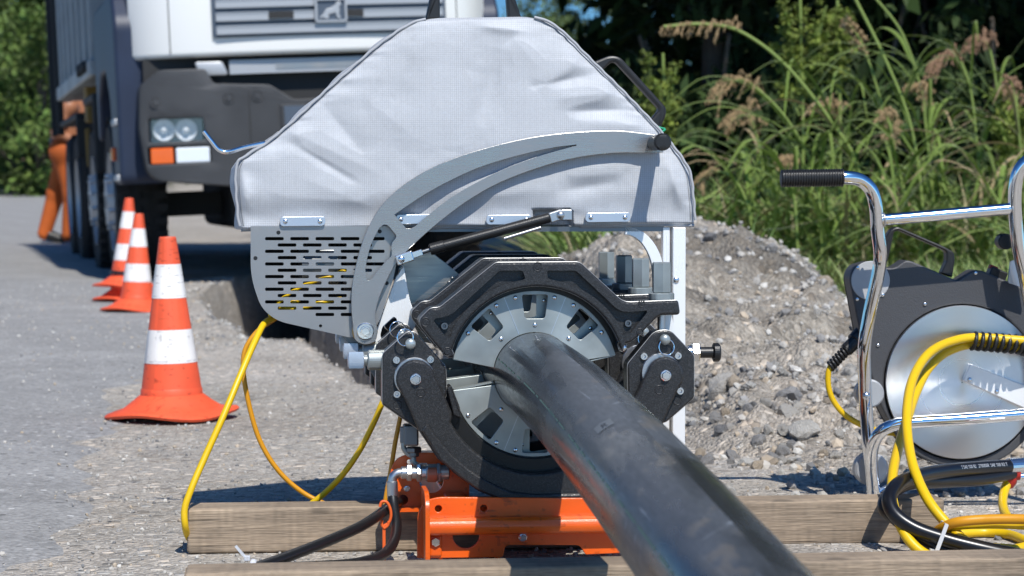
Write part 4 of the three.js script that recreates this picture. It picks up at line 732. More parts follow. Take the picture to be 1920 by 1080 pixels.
{ const h1 = cable('hydraulic_hose', 'black hydraulic hose dropping from the elbow fitting and curling left along the ground', [MW(736, 930, -0.012), MW(738, 950, 0.0), MW(743, 985, 0.03), MW(737, 1018, 0.08), MW(715, 1042, 0.14), MW(670, 1056, 0.2), MW(600, 1062, 0.26), MW(520, 1066, 0.32), MW(450, 1076, 0.38), MW(380, 1100, 0.46), MW(300, 1130, 0.5)], 10 * K, M.rubber, null, 'hose');
  cable('hydraulic_hose', 'black hydraulic hose sloping left from the tethered orange cap to the bottom edge', [MW(760, 935, -0.06), MW(738, 944, -0.02), MW(715, 962, 0.03), MW(680, 985, 0.09), MW(630, 1008, 0.16), MW(570, 1032, 0.24), MW(500, 1058, 0.32), MW(440, 1076, 0.38), MW(380, 1096, 0.44), MW(290, 1122, 0.48)], 10 * K, M.rubber, null, 'hose');
  const z = 0.385, c = MW(470, 1067, z);
  { const mid = MW(470, 1072, z), g = new THREE.TorusGeometry(0.016, 0.0016, 6, 28).scale(1.15, 1, 2.6).rotateY(Math.PI / 2).rotateZ(-0.3).translate(mid.x, mid.y, mid.z), hd = box(0.008, 0.007, 0.007, 0, 0, 0, 0.001).translate(mid.x - 0.004, mid.y + 0.019, mid.z + 0.006), tl = box(0.0035, 0.022, 0.0014).rotateZ(0.7).translate(mid.x - 0.012, mid.y + 0.027, mid.z + 0.006);
    piece('cable_tie', [g, hd, tl], M.tie, 'white cable tie round the pair of hoses at the bottom left', 'cable tie'); }
  const tag0 = thing('dust_cap_tether', 'orange plastic loop and strap hanging on the left hydraulic hose', 'dust cap', [machine.position.x, 0, machine.position.z], YAW);
  const zt = 0.02, loop = [[722, 940], [713, 943], [712, 952], [722, 962], [731, 960], [733, 968], [730, 980], [721, 988]];
  part(tag0, 'loop', tube([[712, 950], [716, 941], [724, 941], [731, 952], [733, 968], [729, 980], [720, 986]].map(([x, y]) => XY(x, y, zt + 0.012)), 2.8 * K, 8, 8), M.orangePlastic);
  part(tag0, 'fork', [tube([[716, 975], [716, 984], [720, 990]].map(([x, y]) => XY(x, y, zt + 0.013)), 2.8 * K, 6, 8), tube([[729, 978], [727, 985], [720, 991]].map(([x, y]) => XY(x, y, zt + 0.013)), 2.8 * K, 6, 8)], M.orangePlastic);
  part(tag0, 'strap', box(6 * K, 76 * K, 0.003, ...XY(720, 1026, zt + 0.012), 0.001), M.orangePlastic);
}

// ------------------------------------------------------------------ chrome trolley with the facing tool at the right
const CART_D = 4.12, cartYaw = 0.0;
const trolley = thing('tool_trolley', 'chrome tube trolley with a ribbed black hand grip, standing behind the rear timber', 'trolley', [at(1780, 700, CART_D).x, 0, -CART_D], 0.05);
const tp = surveyor(trolley), KC = CART_D / LENS;
const TX = (x, y, z = 0) => { const [a, b] = tp(x, y, z); return [a, b, z]; };
{ const r = 12.6 * KC;
  const post = part(trolley, 'upright_tube', tube([TX(1570, 333.5, 0.06), TX(1590, 333, 0.06), TX(1612, 337, 0.055), TX(1631, 353, 0.05), TX(1641, 382, 0.045), TX(1645, 430, 0.04), TX(1650, 470, 0.035), TX(1650, 490, 0.03), TX(1644, 525, 0.025), TX(1630, 590, 0.015), TX(1621, 650, 0.01), TX(1621, 700, 0.005), TX(1626, 800, 0), TX(1634, 880, 0), TX(1640, 944, 0)], r, 8, 20), M.chrome);
  part(trolley, 'upright_tube', tube([TX(1990, 296, 0.06), TX(1950, 294, 0.06), TX(1925, 303, 0.055), TX(1909, 325, 0.05), TX(1903, 360, 0.045), TX(1904, 410, 0.04), TX(1911, 470, 0.035), TX(1922, 520, 0.03), TX(1936, 590, 0.02), TX(1950, 700, 0), TX(1950, 800, 0), TX(1950, 930, 0)], r, 8, 20), M.chrome);
  const ribs = [], a = TX(1464, 334.5, 0.06), b = TX(1581, 333, 0.06);
  for (let i = 0; i < 24; i++) { const t = (i + 0.5) / 24; ribs.push(new THREE.TorusGeometry(15 * KC, 1.7 * KC, 6, 20).rotateY(Math.PI / 2).translate(lerp(a[0], b[0], t), lerp(a[1], b[1], t), 0.06)); }
  part(trolley, 'hand_grip', [rod(a, b, 15 * KC, 24), ...ribs, rod([b[0] - 0.004, b[1], 0.06], [b[0], b[1], 0.06], 17 * KC)], M.black);
  const a2 = TX(2000, 327, 0.06), b2 = TX(2117, 324, 0.06); part(trolley, 'hand_grip', [rod([a2[0] - 0.03, a2[1], 0.06], b2, 15 * KC, 24)], M.black);
  part(trolley, 'cross_tube', tube([TX(1648, 413, 0.04), TX(1900, 391, 0.04)], 11 * KC, 10, 20), M.chrome);
  each(trolley, 'weld_bead', [ring(TX(1657, 412, 0.04), 11.5 * KC, 0.0022, V3(1, 0.08, 0)), ring(TX(1896, 391, 0.04), 11.5 * KC, 0.0022, V3(1, 0.08, 0))], M.steel);
  part(trolley, 'loop_tube', tube([TX(1640, 935, 0.02), TX(1637, 900, 0.03), TX(1634, 865, 0.05), TX(1637, 835, 0.07), TX(1650, 811, 0.085), TX(1672, 798, 0.09), TX(1700, 793, 0.09), TX(1800, 786, 0.09), TX(1960, 774, 0.09)], 11.5 * KC, 8, 20), M.chrome);
  part(trolley, 'foot_tube', tube([TX(1652, 925, 0.02), TX(1680, 912, 0.03), TX(1720, 908, 0.03), TX(1950, 892, 0.03)], 10 * KC, 8, 16), M.chrome);
  const boltsAt = [[1624, 742], [1639, 886]];
  each(trolley, 'bolt', boltsAt.map(([x, y]) => { const p = TX(x, y, 0.012); return merge([hexBar([p[0], p[1], 0.008], [p[0], p[1], 0.016], 8 * KC), domeHead(p[0], p[1], 0.016, 7 * KC)]); }), M.bolt);
  each(trolley, 'bracket_disc', [[1631, 738, 27], [1634, 880, 32]].map(([x, y, q]) => { const p = TX(x, y, -0.02); return rod([p[0], p[1], -0.045], [p[0], p[1], -0.016], q * KC, 28); }), M.slat);
  part(trolley, 'hub_cap', [(() => { const p = TX(1887, 453, 0.0); return rod([p[0], p[1], -0.03], [p[0], p[1], 0.0], 15 * KC, 24); })()], M.black);
  part(trolley, 'latch_plate', ext(shapeOf([[1895, 490], [1925, 480], [1935, 545], [1890, 530]].map(([x, y]) => TX(x, y, -0.01).slice(0, 2)), 0.003), -0.016, -0.01), M.steel);
}
const facer = thing('facing_tool', 'grey facing tool with a bright round cutting disc, standing in the chrome trolley', 'facing tool', trolley.position.toArray(), 0.05);
{ const z1 = -0.045, z0 = -0.10, S = (pts, z = z1) => pts.map(([x, y, r]) => { const [a, b] = tp(x, y, z); return r === undefined ? [a, b] : [a, b, r * KC]; });
  const body = [[1592, 520, 20], [1600, 499, 20], [1634, 489, 12], [1666, 503, 6], [1678, 502, 6], [1698, 488, 8], [1708, 489, 6], [1796, 527, 4], [1826, 507, 6], [1840, 507, 8], [1960, 557, 10], [1975, 700, 20], [1950, 800, 40], [1880, 866, 60], [1803, 880, 80], [1740, 868, 40], [1690, 830, 40], [1650, 760, 30], [1615, 640, 20]];
  const sh = shapeOf(S(body)), c = tp(1803, 717, z1);
  sh.holes.push(circlePath(c[0], c[1], 149 * KC));
  part(facer, 'body', ext(sh, z0, z1, 0.003, 24), M.hammerGrey);
  part(facer, 'backing', ext(shapeOf(S(body.map(([x, y, r]) => [x, y + 2, r])), 0), z0 - 0.004, z0 - 0.001), M.blackSteel);
  const cd = tp(1804, 717, z1 + 0.008), dg = new THREE.CircleGeometry(145 * KC, 96); 
  { const rg = new THREE.RingGeometry(0.001, 145 * KC, 128, 6), p = rg.attributes.position, uv = rg.attributes.uv, Rr = 145 * KC; for (let i = 0; i < p.count; i++) { uv.setXY(i, 0.5 + p.getX(i) / Rr / 2, 0.5 + p.getY(i) / Rr / 2); } rg.userData.keepUV = true;
    // polar uv so that the turned grooves run round the disc
    const a = new Float32Array(p.count * 2); const seg = 129; for (let i = 0; i < p.count; i++) { a[i * 2] = (i % seg) / 128; a[i * 2 + 1] = Math.hypot(p.getX(i), p.getY(i)) / Rr; } rg.setAttribute('uv', new THREE.BufferAttribute(a, 2));
    part(facer, 'cutting_disc', [rg.translate(cd[0], cd[1], z1 + 0.0082)], M.disc);
    part(facer, 'disc_rim', [lathe([[145 * KC, 0.0080], [146 * KC, 0.007], [146 * KC, -0.008], [0.01, -0.008]], 96).rotateX(Math.PI / 2).translate(cd[0], cd[1], z1)], M.steel); }
  const bl = part(facer, 'cutter_bar', ext(shapeOf(S([[1806, 714, 3], [1819, 682, 3], [1940, 730, 3], [1940, 774, 3]], z1 + 0.02)), z1 + 0.0085, z1 + 0.022, 0.0015), M.alu);
  each(bl, 'screw', [[1818, 712], [1869, 734]].map(([x, y]) => { const p = tp(x, y, z1 + 0.022); return domeHead(p[0], p[1], z1 + 0.022, 5 * KC); }), M.bolt);
  { const p = tp(1632, 526, z1); part(facer, 'cover_plate', rod([p[0], p[1], z1 - 0.001], [p[0], p[1], z1 + 0.002], 37 * KC, 40, 0.03), mat(col(0.42, 0.425, 0.43), 0.5, 0.1)); }
  each(facer, 'screw', [[1608, 502], [1607, 561], [1655, 553], [1734, 570], [1829, 512], [1646, 647]].map(([x, y]) => { const p = tp(x, y, z1); return domeHead(p[0], p[1], z1 + 0.0015, 3.6 * KC); }), M.bolt);
  const h = [[1655, 450, 4], [1668, 430, 6], [1680, 424, 6], [1768, 462, 8], [1786, 472, 8], [1788, 486, 6], [1783, 520, 3], [1762, 512, 3], [1772, 490, 4], [1772, 472, 6], [1764, 467, 4], [1684, 432, 4], [1674, 434, 4], [1662, 490, 3], [1636, 500, 3]];
  part(facer, 'handle', ext(shapeOf(S(h, -0.07)), -0.084, -0.058, 0.003), M.black);
  { const a = tp(1868, 515, -0.07), q = tp(1850, 500, -0.07); const b = part(facer, 'switch', box(34 * KC, 22 * KC, 0.03, a[0], a[1], -0.07, 0.003).translate(-a[0], -a[1], 0).rotateZ(-0.4).translate(a[0], a[1], 0), M.black); part(b, 'red_button', box(16 * KC, 8 * KC, 0.016, 0, 0, 0, 0.002).rotateZ(-0.4).translate(tp(1862, 502, -0.07)[0], tp(1862, 502, -0.07)[1], -0.07), M.red); }
  // strain relief springs
  const coil = (a, b, r, n, m, wire) => { const A = V3(...a), B = V3(...b), d = B.clone().sub(A), q = new THREE.Quaternion().setFromUnitVectors(V3(0, 1, 0), d.clone().normalize()), pts = []; for (let i = 0; i <= n * 14; i++) { const t = i / (n * 14), w = t * n * Math.PI * 2; pts.push(V3(r * Math.cos(w), t * d.length(), r * Math.sin(w)).applyQuaternion(q).add(A)); } return tube(pts, wire, 1, 6); };
  const ca = TX(1822, 639, 0.03), cb = TX(1935, 648, 0.02);
  part(facer, 'strain_relief', [coil(ca, cb, 15 * KC, 9, 0, 4.2 * KC), rod(TX(1915, 647, 0.02), TX(1975, 655, 0.0), 20 * KC)], M.black);
  const la = TX(1556, 688, -0.05), lb = TX(1590, 653, -0.055);
  part(facer, 'strain_relief', [coil(la, lb, 8 * KC, 7, 0, 3.4 * KC), rod(TX(1586, 657, -0.055), TX(1606, 638, -0.06), 13 * KC), rod(TX(1602, 642, -0.06), TX(1640, 600, -0.08), 17 * KC), rod(la, lb, 6 * KC)], M.black);
}
const CW = (x, y, z = 0) => { trolley.updateMatrixWorld(true); return V3(...TX(x, y, z)).applyMatrix4(trolley.matrixWorld); };
const rc = 8.6 * KC;
cable('power_cable', 'outer yellow cable bowing from the black spring sleeve across the bright disc', [CW(1935, 640, 0.03), CW(1825, 633, 0.035), CW(1785, 640, 0.06), CW(1745, 660, 0.12), CW(1716, 700, 0.2), CW(1702, 755, 0.3), CW(1702, 820, 0.39), CW(1716, 885, 0.47), CW(1745, 945, 0.53), CW(1785, 992, 0.56), CW(1820, 1024, 0.58), CW(1848, 1044, 0.585), CW(1900, 1056, 0.6)], rc, M.yellow, 'yellow cables at the trolley');
cable('power_cable', 'inner yellow cable dropping from the spring sleeve close to the trolley leg', [CW(1935, 655, 0.02), CW(1825, 645, 0.02), CW(1775, 660, 0.04), CW(1742, 690, 0.08), CW(1718, 735, 0.15), CW(1700, 790, 0.25), CW(1684, 840, 0.35), CW(1674, 890, 0.45), CW(1673, 935, 0.52), CW(1684, 975, 0.55), CW(1704, 1012, 0.575), CW(1730, 1036, 0.59), CW(1752, 1045, 0.6), CW(1800, 1050, 0.605)], rc, M.yellow, 'yellow cables at the trolley');
cable('power_cable', 'short yellow cable hanging from the ribbed sleeve left of the trolley', [CW(1558, 684, -0.05), CW(1553, 700, -0.05), CW(1554, 728, -0.05), CW(1563, 752, -0.05), CW(1580, 774, -0.05), CW(1602, 790, -0.06), CW(1640, 806, -0.07), CW(1700, 815, -0.08), CW(1780, 820, -0.1)], 5.6 * KC, M.yellow);
function coilOnGround(label, pts, m = M.yellow, r = 0.0077) { return piece('coiled_cable', tube(pts.map(([x, y, h]) => { const p = onGround(x, y, h ?? r); return p; }), r, 10, 10), m, label, 'cable', 'coiled cable lying right of the timbers'); }
coilOnGround('topmost yellow turn of the coiled cable at the right edge', [[2010, 998, 0.05], [1930, 985, 0.05], [1850, 982, 0.05], [1790, 986, 0.045], [1765, 1000, 0.03], [1800, 1020, 0.012], [1900, 1030]]);
coilOnGround('orange tinted turn lying on top of the coiled cable at the right edge', [[2010, 980, 0.062], [1930, 974, 0.062], [1850, 974, 0.06], [1795, 979, 0.055], [1770, 988, 0.045], [1754, 1001, 0.03], [1764, 1018, 0.012], [1800, 1030, 0.009]], M.yellowOrange);
coilOnGround('low yellow turn of the coiled cable beneath the black hoses', [[1760, 1015], [1790, 1030], [1850, 1035], [1900, 1030], [1950, 1018], [2000, 1010]]);
coilOnGround('outer yellow turn of the coiled cable crossing behind the black hoses', [[1800, 1000], [1850, 998], [1890, 1002], [1930, 1014], [2000, 1020]]);
piece('coiled_cable', tube([CW(1892, 898, 0.21), CW(1884, 918, 0.22), CW(1880, 940, 0.25), CW(1885, 962, 0.3), CW(1902, 978, 0.36), CW(1950, 988, 0.4)], 0.0077, 10, 10), M.yellow, 'yellow cable end hanging below the red plug', 'cable', 'coiled cable lying right of the timbers');
M.hosePrint = mat(col(1), 0.3, 0, { map: hoseText });
{ const hp = [CW(1930, 872, 0.2), CW(1895, 874, 0.22), CW(1830, 878, 0.28), CW(1765, 884, 0.36), CW(1712, 895, 0.44), CW(1680, 912, 0.5), CW(1667, 936, 0.535), CW(1676, 962, 0.555), CW(1710, 988, 0.57), CW(1770, 1010, 0.58), CW(1840, 1028, 0.59), CW(1920, 1044, 0.595), CW(2010, 1056, 0.6)];
  const g = tube(hp, 12.5 * KC, 10, 16), uv = g.attributes.uv; for (let i = 0; i < uv.count; i++) uv.setXY(i, uv.getX(i) / 0.62, uv.getY(i) / (2 * Math.PI * 12.5 * KC));
  piece('hydraulic_hose', g, M.hosePrint, 'black hose with white print looping from the metal ferrule at the right edge', 'hose', 'black hoses by the trolley');
  cable('hydraulic_hose', 'plain black hose running under the printed one in the same loop', hp.map((p, i) => V3(p.x + 0.012 * Math.sin(i), p.y - 0.016 + 0.004 * Math.sin(i * 2), p.z - 0.012)).slice(1), 12 * KC, M.rubber, 'black hoses by the trolley', 'hose');
  piece('hose_ferrule', [rod(CW(1890, 874, 0.222).toArray(), CW(1925, 872, 0.205).toArray(), 14 * KC), hexBar(CW(1922, 872, 0.205).toArray(), CW(1950, 871, 0.2).toArray(), 17 * KC)], M.bolt, 'shiny metal ferrule on the end of the printed hose', 'hose fitting');
  const c = CW(1894, 897, 0.21);
  piece('rubber_dust_plug', [rod([c.x - 0.013, c.y + 0.008, c.z], [c.x + 0.016, c.y + 0.009, c.z], 0.012, 20), lathe([[0.013, 0], [0.011, -0.012], [0.005, -0.020], [0, -0.022]], 16).translate(c.x, c.y + 0.004, c.z)], M.red, 'red rubber dust cap hanging under the hose ferrule', 'dust cap');
  const t = CW(1762, 1006, 0.578);
  piece('cable_tie', [box(0.006, 0.046, 0.0016, 0, 0, 0.016), box(0.006, 0.0016, 0.032, 0, 0.022, 0), box(0.006, 0.0016, 0.032, 0, -0.022, 0), box(0.006, 0.046, 0.0016, 0, 0, -0.016), box(0.012, 0.010, 0.01, -0.004, -0.026, 0.012)].map((q) => q.rotateZ(-0.35).translate(t.x, t.y, t.z)), M.tie, 'translucent cable tie holding the two black hoses at the right', 'cable tie');
}

// ------------------------------------------------------------------ the tipper truck
const TD = 13.4, truckYaw = 0.236;
const tOrigin = at(618, 350, TD);
const truck = thing('dump_truck', 'white dump truck with a dark grey bumper parked behind the welding machine', 'dump truck', [tOrigin.x, 0.0, -TD], truckYaw);
truck.rotation.order = 'YXZ'; truck.rotation.z = 0.044;
const kp = surveyor(truck), KT = TD / LENS;
const Q = (pts, z, r = 0) => pts.map(([x, y, q]) => { const [a, b] = kp(x, y, z); return [a, b, (q ?? r) * KT]; });
// bends a flat front panel round the convex front of the cab
function bow(g, k = 0.10, half = 1.25, corner = 0) { const h = new TessellateModifier(0.12, 7).modify(plain(g)), p = h.attributes.position; for (let i = 0; i < p.count; i++) { const x = p.getX(i) / half; p.setZ(i, p.getZ(i) - k * x * x - corner * Math.pow(Math.abs(x), 8)); } h.computeVertexNormals(); return toCreasedNormals(h, 0.6); }
function dense(shape, z0, z1, bevel = 0) { return ext(shape, z0, z1, bevel, 10); }
function gridPanel(pts, z0, z1) {                                          // box-like panel cut into strips so that it can bow
  const out = [], n = 24; const [x0, y0, x1, y1] = pts; for (let i = 0; i < n; i++) { const a = lerp(x0, x1, i / n), b = lerp(x0, x1, (i + 1) / n); out.push(new THREE.BoxGeometry(b - a, y1 - y0, z1 - z0).translate((a + b) / 2, (y0 + y1) / 2, (z0 + z1) / 2)); } return merge(out);
}
{ const yW = kp(620, 98, 0)[1], HW = 1.04;                                 // lower edge of the white cab
  // cab shell: a bowed front, closed box behind
  const prof = []; const N = 60; for (let i = 0; i <= N; i++) { const x = lerp(-HW, HW, i / N), u = x / HW; prof.push([x, -0.10 * u * u - 0.20 * Math.pow(Math.abs(u), 8)]); }
  const plan = new THREE.Shape(); prof.forEach(([x, z], i) => (i ? plan.lineTo(x, -z) : plan.moveTo(x, -z))); plan.lineTo(HW, 1.75); plan.lineTo(-HW, 1.75); plan.closePath();
  const cab = part(truck, 'cab', [toCreasedNormals(ext(plan, 0, 1.02, 0.03, 4, 4).rotateX(-Math.PI / 2).scale(1, 1, 1).translate(0, yW, 0), 0.5), toCreasedNormals(ext(plan, 0, 0.35, 0.03, 4, 3).rotateX(-Math.PI / 2).translate(0, yW + 1.75, -0.06), 0.5), box(0.14, 0.75, 0.14, -HW + 0.09, yW + 1.38, -0.36), box(0.14, 0.75, 0.14, HW - 0.09, yW + 1.38, -0.36), box(2 * HW - 0.02, 0.75, 0.6, 0, yW + 1.38, -1.4)], M.truckWhite);
  part(cab, 'windscreen', bow(gridPanel([-HW + 0.15, yW + 1.0, HW - 0.15, yW + 1.76], -0.16, -0.15), 0.1), M.glassDark);
  each(cab, 'panel_seam', [-1, 1].map((s) => box(0.007, 0.9, 0.006, s * 0.83, yW + 0.47, -0.0985)), M.truckDark);
  // grille
  const gf = Q([[398, -40, 8], [838, -60, 8], [836, 40, 12], [824, 50, 10], [412, 70, 10], [402, 60, 8]], 0.02);
  const gx0 = kp(402, 30, 0.02)[0], gx1 = kp(836, 20, 0.02)[0], gy0 = kp(620, 60, 0.02)[1];
  const gr = new THREE.Group(); gr.name = 'grille'; truck.add(gr);
  part(gr, 'surround', bow(gridPanel([gx0 - 0.01, gy0 - 0.012, gx1 + 0.01, gy0 + 0.55], -0.01, 0.006)), M.slate);
  for (let i = 0; i < 7; i++) { const y = gy0 + 0.004 + i * 0.074; part(gr, 'slat', bow(merge([gridPanel([gx0 + 0.01, y, gx1 - 0.01, y + 0.044], 0.006, 0.03), gridPanel([gx0 + 0.01, y + 0.040, gx1 - 0.01, y + 0.048], 0.02, 0.034)])), M.slat); }
  each(gr, 'dark_slot', [-1, 1].map((s) => box(0.14, 0.04, 0.03, s * 0.20 - 0.01, gy0 + 0.105, 0.022)), M.truckDark);
  const ey = kp(620, 19, 0.04)[1], ex = kp(620, 19, 0.04)[0];
  part(gr, 'emblem_frame', [box(0.175, 0.012, 0.02, ex, ey - 0.062, 0.045), box(0.175, 0.012, 0.02, ex, ey + 0.062, 0.045), box(0.012, 0.13, 0.02, ex - 0.085, ey, 0.045), box(0.012, 0.13, 0.02, ex + 0.085, ey, 0.045)], M.slat);
  part(gr, 'emblem_plate', box(0.165, 0.12, 0.01, ex, ey, 0.036), M.slate);
  part(gr, 'animal_figure', ext(shapeOf([[-0.066, -0.05], [-0.06, -0.034], [-0.045, -0.02], [-0.03, 0.004], [0.0, 0.014], [0.022, 0.026], [0.036, 0.046], [0.056, 0.046], [0.062, 0.03], [0.048, 0.022], [0.05, 0.0], [0.046, -0.024], [0.056, -0.048], [0.036, -0.048], [0.026, -0.014], [0.002, -0.022], [-0.012, -0.022], [-0.014, -0.048], [-0.036, -0.05], [-0.044, -0.038]], 0.004), 0, 0.01, 0.002).translate(ex, ey, 0.04), M.slat);
  // dark gap and step bar below the white panel
  part(truck, 'bumper_gap', bow(gridPanel([-0.98, kp(620, 190, 0)[1], 0.98, yW - 0.002], -0.2, -0.14)), M.truckDark);
  const sx0 = kp(400, 125, 0)[0], sx1 = kp(850, 110, 0)[0], sy0 = kp(620, 132, 0)[1], sy1 = kp(620, 106, 0)[1];
  part(truck, 'step_bar', bow(merge([gridPanel([sx0 + 0.1, sy0, sx1 - 0.1, sy1], -0.12, -0.06)])), M.slat);
  each(truck, 'step_end', [-1, 1].map((s) => ext(shapeOf([[0, 0], [0.16, 0], [0.19, sy1 - sy0], [0.03, sy1 - sy0]], 0.02), -0.09, -0.055, 0.008).scale(s, 1, 1).translate(s > 0 ? sx1 - 0.19 + 0.09 : sx0 + 0.09, sy0 - 0.004, 0)).map((g) => toCreasedNormals(plain(g), 0.5)), M.slat);
  part(truck, 'step_tread', bow(gridPanel([kp(520, 120, 0)[0], sy0 + 0.02, kp(720, 120, 0)[0], sy1 - 0.025], -0.0598, -0.056)), M.sheet);
  // bumper
  const half = (s) => { const c = kp(618, 240, 0)[0], o = Q([[618, 182, 2], [552, 186, 8], [506, 158, 8], [402, 156, 6], [386, 128, 8], [300, 130, 10], [264, 160, 14], [264, 240, 6], [278, 322, 14], [300, 340, 16], [470, 352, 8], [618, 348, 2]], 0); return s > 0 ? o.map(([x, y, r]) => [2 * c - x, y, r]).reverse() : o; };
  const bh = (s) => { const o = half(s), sh = shapeOf(o), c = kp(618, 240, 0)[0]; const hole = (pts) => { const q = Q(pts, 0); return shapeOf(s > 0 ? q.map(([x, y, r]) => [2 * c - x, y, r]) : q, 0, new THREE.Path()); }; sh.holes.push(hole([[281, 222, 4], [382, 219, 8], [388, 262, 8], [283, 268, 4]]), hole([[280, 277, 3], [396, 273, 4], [398, 304, 4], [282, 309, 3]])); return sh; };
  const slab = (s) => { const g = dense(bh(s), -0.16, 0.0, 0.008); return toCreasedNormals(bow(g, 0.10, 1.25, 0.22), 0.5); };
  const bump = part(truck, 'bumper', [slab(-1), slab(1)], M.bumper);
  each(bump, 'cap', [[295, 192], [430, 184], [483, 180]].flatMap(([x, y]) => [-1, 1].map((s) => { const c = kp(618, 240, 0)[0], p = kp(x, y, 0), X = s > 0 ? 2 * c - p[0] : p[0]; return lathe([[0, 0.012], [0.018, 0.012], [0.02, 0.004], [0.032, 0.006], [0.034, 0]], 20).rotateX(Math.PI / 2).translate(X, p[1], -0.1 * X * X / 1.56 - 0.22 * Math.pow(Math.abs(X / 1.25), 8)); })), M.bumper);
  part(bump, 'plate_recess', [box(0.56, 0.13, 0.012, kp(618, 214, 0)[0], kp(618, 214, 0)[1], 0.004, 0.01)], M.bumper);
  part(bump, 'number_plate', [box(0.52, 0.11, 0.006, kp(618, 214, 0)[0], kp(618, 214, 0)[1], 0.012)], M.slate);
  each(bump, 'seam', [-1, 1].map((s) => box(0.006, 0.5, 0.004, kp(618, 240, 0)[0] + s * (kp(618, 240, 0)[0] - kp(470, 240, 0)[0]), kp(470, 255, 0)[1], -0.0105)), M.truckDark);
  const lampSet = (s) => {
    const c = kp(618, 240, 0)[0], fl = (x) => (s > 0 ? 2 * c - x : x), zz = (x) => -0.1 * x * x / 1.5625 - 0.22 * Math.pow(Math.abs(x / 1.25), 8);
    const rect = (x0, y0, x1, y1, z, t) => { const a = kp(x0, y0, 0), b = kp(x1, y1, 0), X0 = fl(a[0]), X1 = fl(b[0]), w = Math.abs(X1 - X0), cx = (X0 + X1) / 2; return box(w, Math.abs(b[1] - a[1]), t, 0, 0, 0, 0.012).rotateY(-Math.atan2(zz(X1) - zz(X0), X1 - X0)).translate(cx, (a[1] + b[1]) / 2, zz(cx) + z); };
    const hl = part(truck, 'headlight', rect(283, 222, 387, 265, -0.02, 0.012), M.lampGlass);
    part(hl, 'reflector', rect(283, 222, 387, 265, -0.12, 0.01), M.slat);
    for (const x of [311, 352]) { const p = kp(x, 243, 0), X = fl(p[0]); part(hl, 'bowl', lathe([[0.0, -0.05], [0.03, -0.045], [0.055, -0.02], [0.062, 0]], 24).rotateX(Math.PI / 2).translate(X, p[1], zz(X) - 0.05), M.lampWhite); part(hl, 'bulb', new THREE.SphereGeometry(0.02, 12, 8).translate(X, p[1], zz(X) - 0.06), M.lampWhite); }
    part(truck, 'indicator', rect(284, 278, 329, 307, -0.012, 0.02), M.amber);
    part(truck, 'fog_lamp', rect(331, 277, 396, 304, -0.012, 0.02), M.lampWhite);
  };
  lampSet(-1); lampSet(1);
  // under the bumper
  each(truck, 'chassis_rail', [-1, 1].map((s) => box(0.1, 0.28, 7.4, s * 0.42, 0.78, -4.1)), M.truckDark);
  each(truck, 'front_axle', [box(1.8, 0.14, 0.16, 0, 0.48, -1.35), box(1.8, 0.14, 0.16, 0, 0.48, -3.05)], M.truckDark);
  part(truck, 'oil_sump', [box(0.9, 0.55, 1.6, 0, 0.60, -1.6, 0.06)], M.truckDark);
  // cab side, steps and wheel arch, dark blue
  for (const s of [-1, 1]) {
    part(truck, 'wheel_arch', [toCreasedNormals(ext(shapeOf([[-0.28, 0.62], [-0.28, 1.55], [-0.42, 1.72], [-1.95, 1.72], [-2.05, 1.5], [-2.05, 0.9], [-1.92, 0.9], [-1.85, 1.16], [-1.6, 1.30], [-1.1, 1.30], [-0.85, 1.12], [-0.72, 0.62]], 0.06), -0.26, 0.0, 0.02).rotateY(Math.PI / 2).scale(-1, 1, 1).translate(0, 0, 0), 0.5)].map((g) => { const h = plain(g), p = h.attributes.position; for (let i = 0; i < p.count; i++) { const X = p.getX(i), Z = p.getZ(i); p.setX(i, s * (1.13 - Math.abs(X))); p.setZ(i, -Math.abs(Z)); } h.computeVertexNormals(); return h; }), M.truckBlue);
    each(truck, 'step', [box(0.1, 0.04, 0.26, s * 1.10, 0.66, -0.45, 0.01), box(0.1, 0.04, 0.26, s * 1.10, 0.98, -0.45, 0.01)], M.slat);
    part(truck, 'side_marker', box(0.03, 0.08, 0.12, s * 1.14, 0.80, -0.62, 0.01), M.amber);
  }
  const wheel = (x, z, twin, lab) => {
    const w = new THREE.Group(); w.name = 'wheel'; w.position.set(x, 0.515, z); truck.add(w);
    const s = Math.sign(x), W = twin ? 0.58 : 0.30;
    const tp2 = [[0.30, -W / 2 + 0.02], [0.46, -W / 2], [0.50, -W / 2 + 0.03], [0.515, -W / 2 + 0.06], [0.515, twin ? -0.03 : -0.005], [0.50, 0], [0.515, twin ? 0.03 : 0.005], [0.515, W / 2 - 0.06], [0.50, W / 2 - 0.03], [0.46, W / 2], [0.30, W / 2 - 0.02]];
    const lugs = []; for (let i = 0; i < 40; i++) for (const k of twin ? [-0.21, -0.09, 0.09, 0.21] : [-0.11, 0, 0.11]) { const a = (i + (k > 0 ? 0.5 : 0)) / 40 * Math.PI * 2; lugs.push(box(0.075, 0.012, 0.045, 0, 0, 0).translate(k, 0.517, 0).rotateX(a)); }
    part(w, 'tyre', [lathe(tp2, 40).rotateZ(Math.PI / 2), ...lugs], M.tyre);
    part(w, 'rim', lathe(twin ? [[0.05, W / 2 - 0.16], [0.14, W / 2 - 0.16], [0.2, W / 2 - 0.2], [0.27, W / 2 - 0.2], [0.29, W / 2 - 0.02], [0.305, W / 2]] : [[0.05, W / 2 + 0.03], [0.13, W / 2 + 0.03], [0.17, W / 2 - 0.01], [0.25, W / 2 - 0.03], [0.28, W / 2 - 0.06], [0.30, W / 2], [0.305, W / 2]], 32).rotateZ(-Math.PI / 2 * s), M.slat);
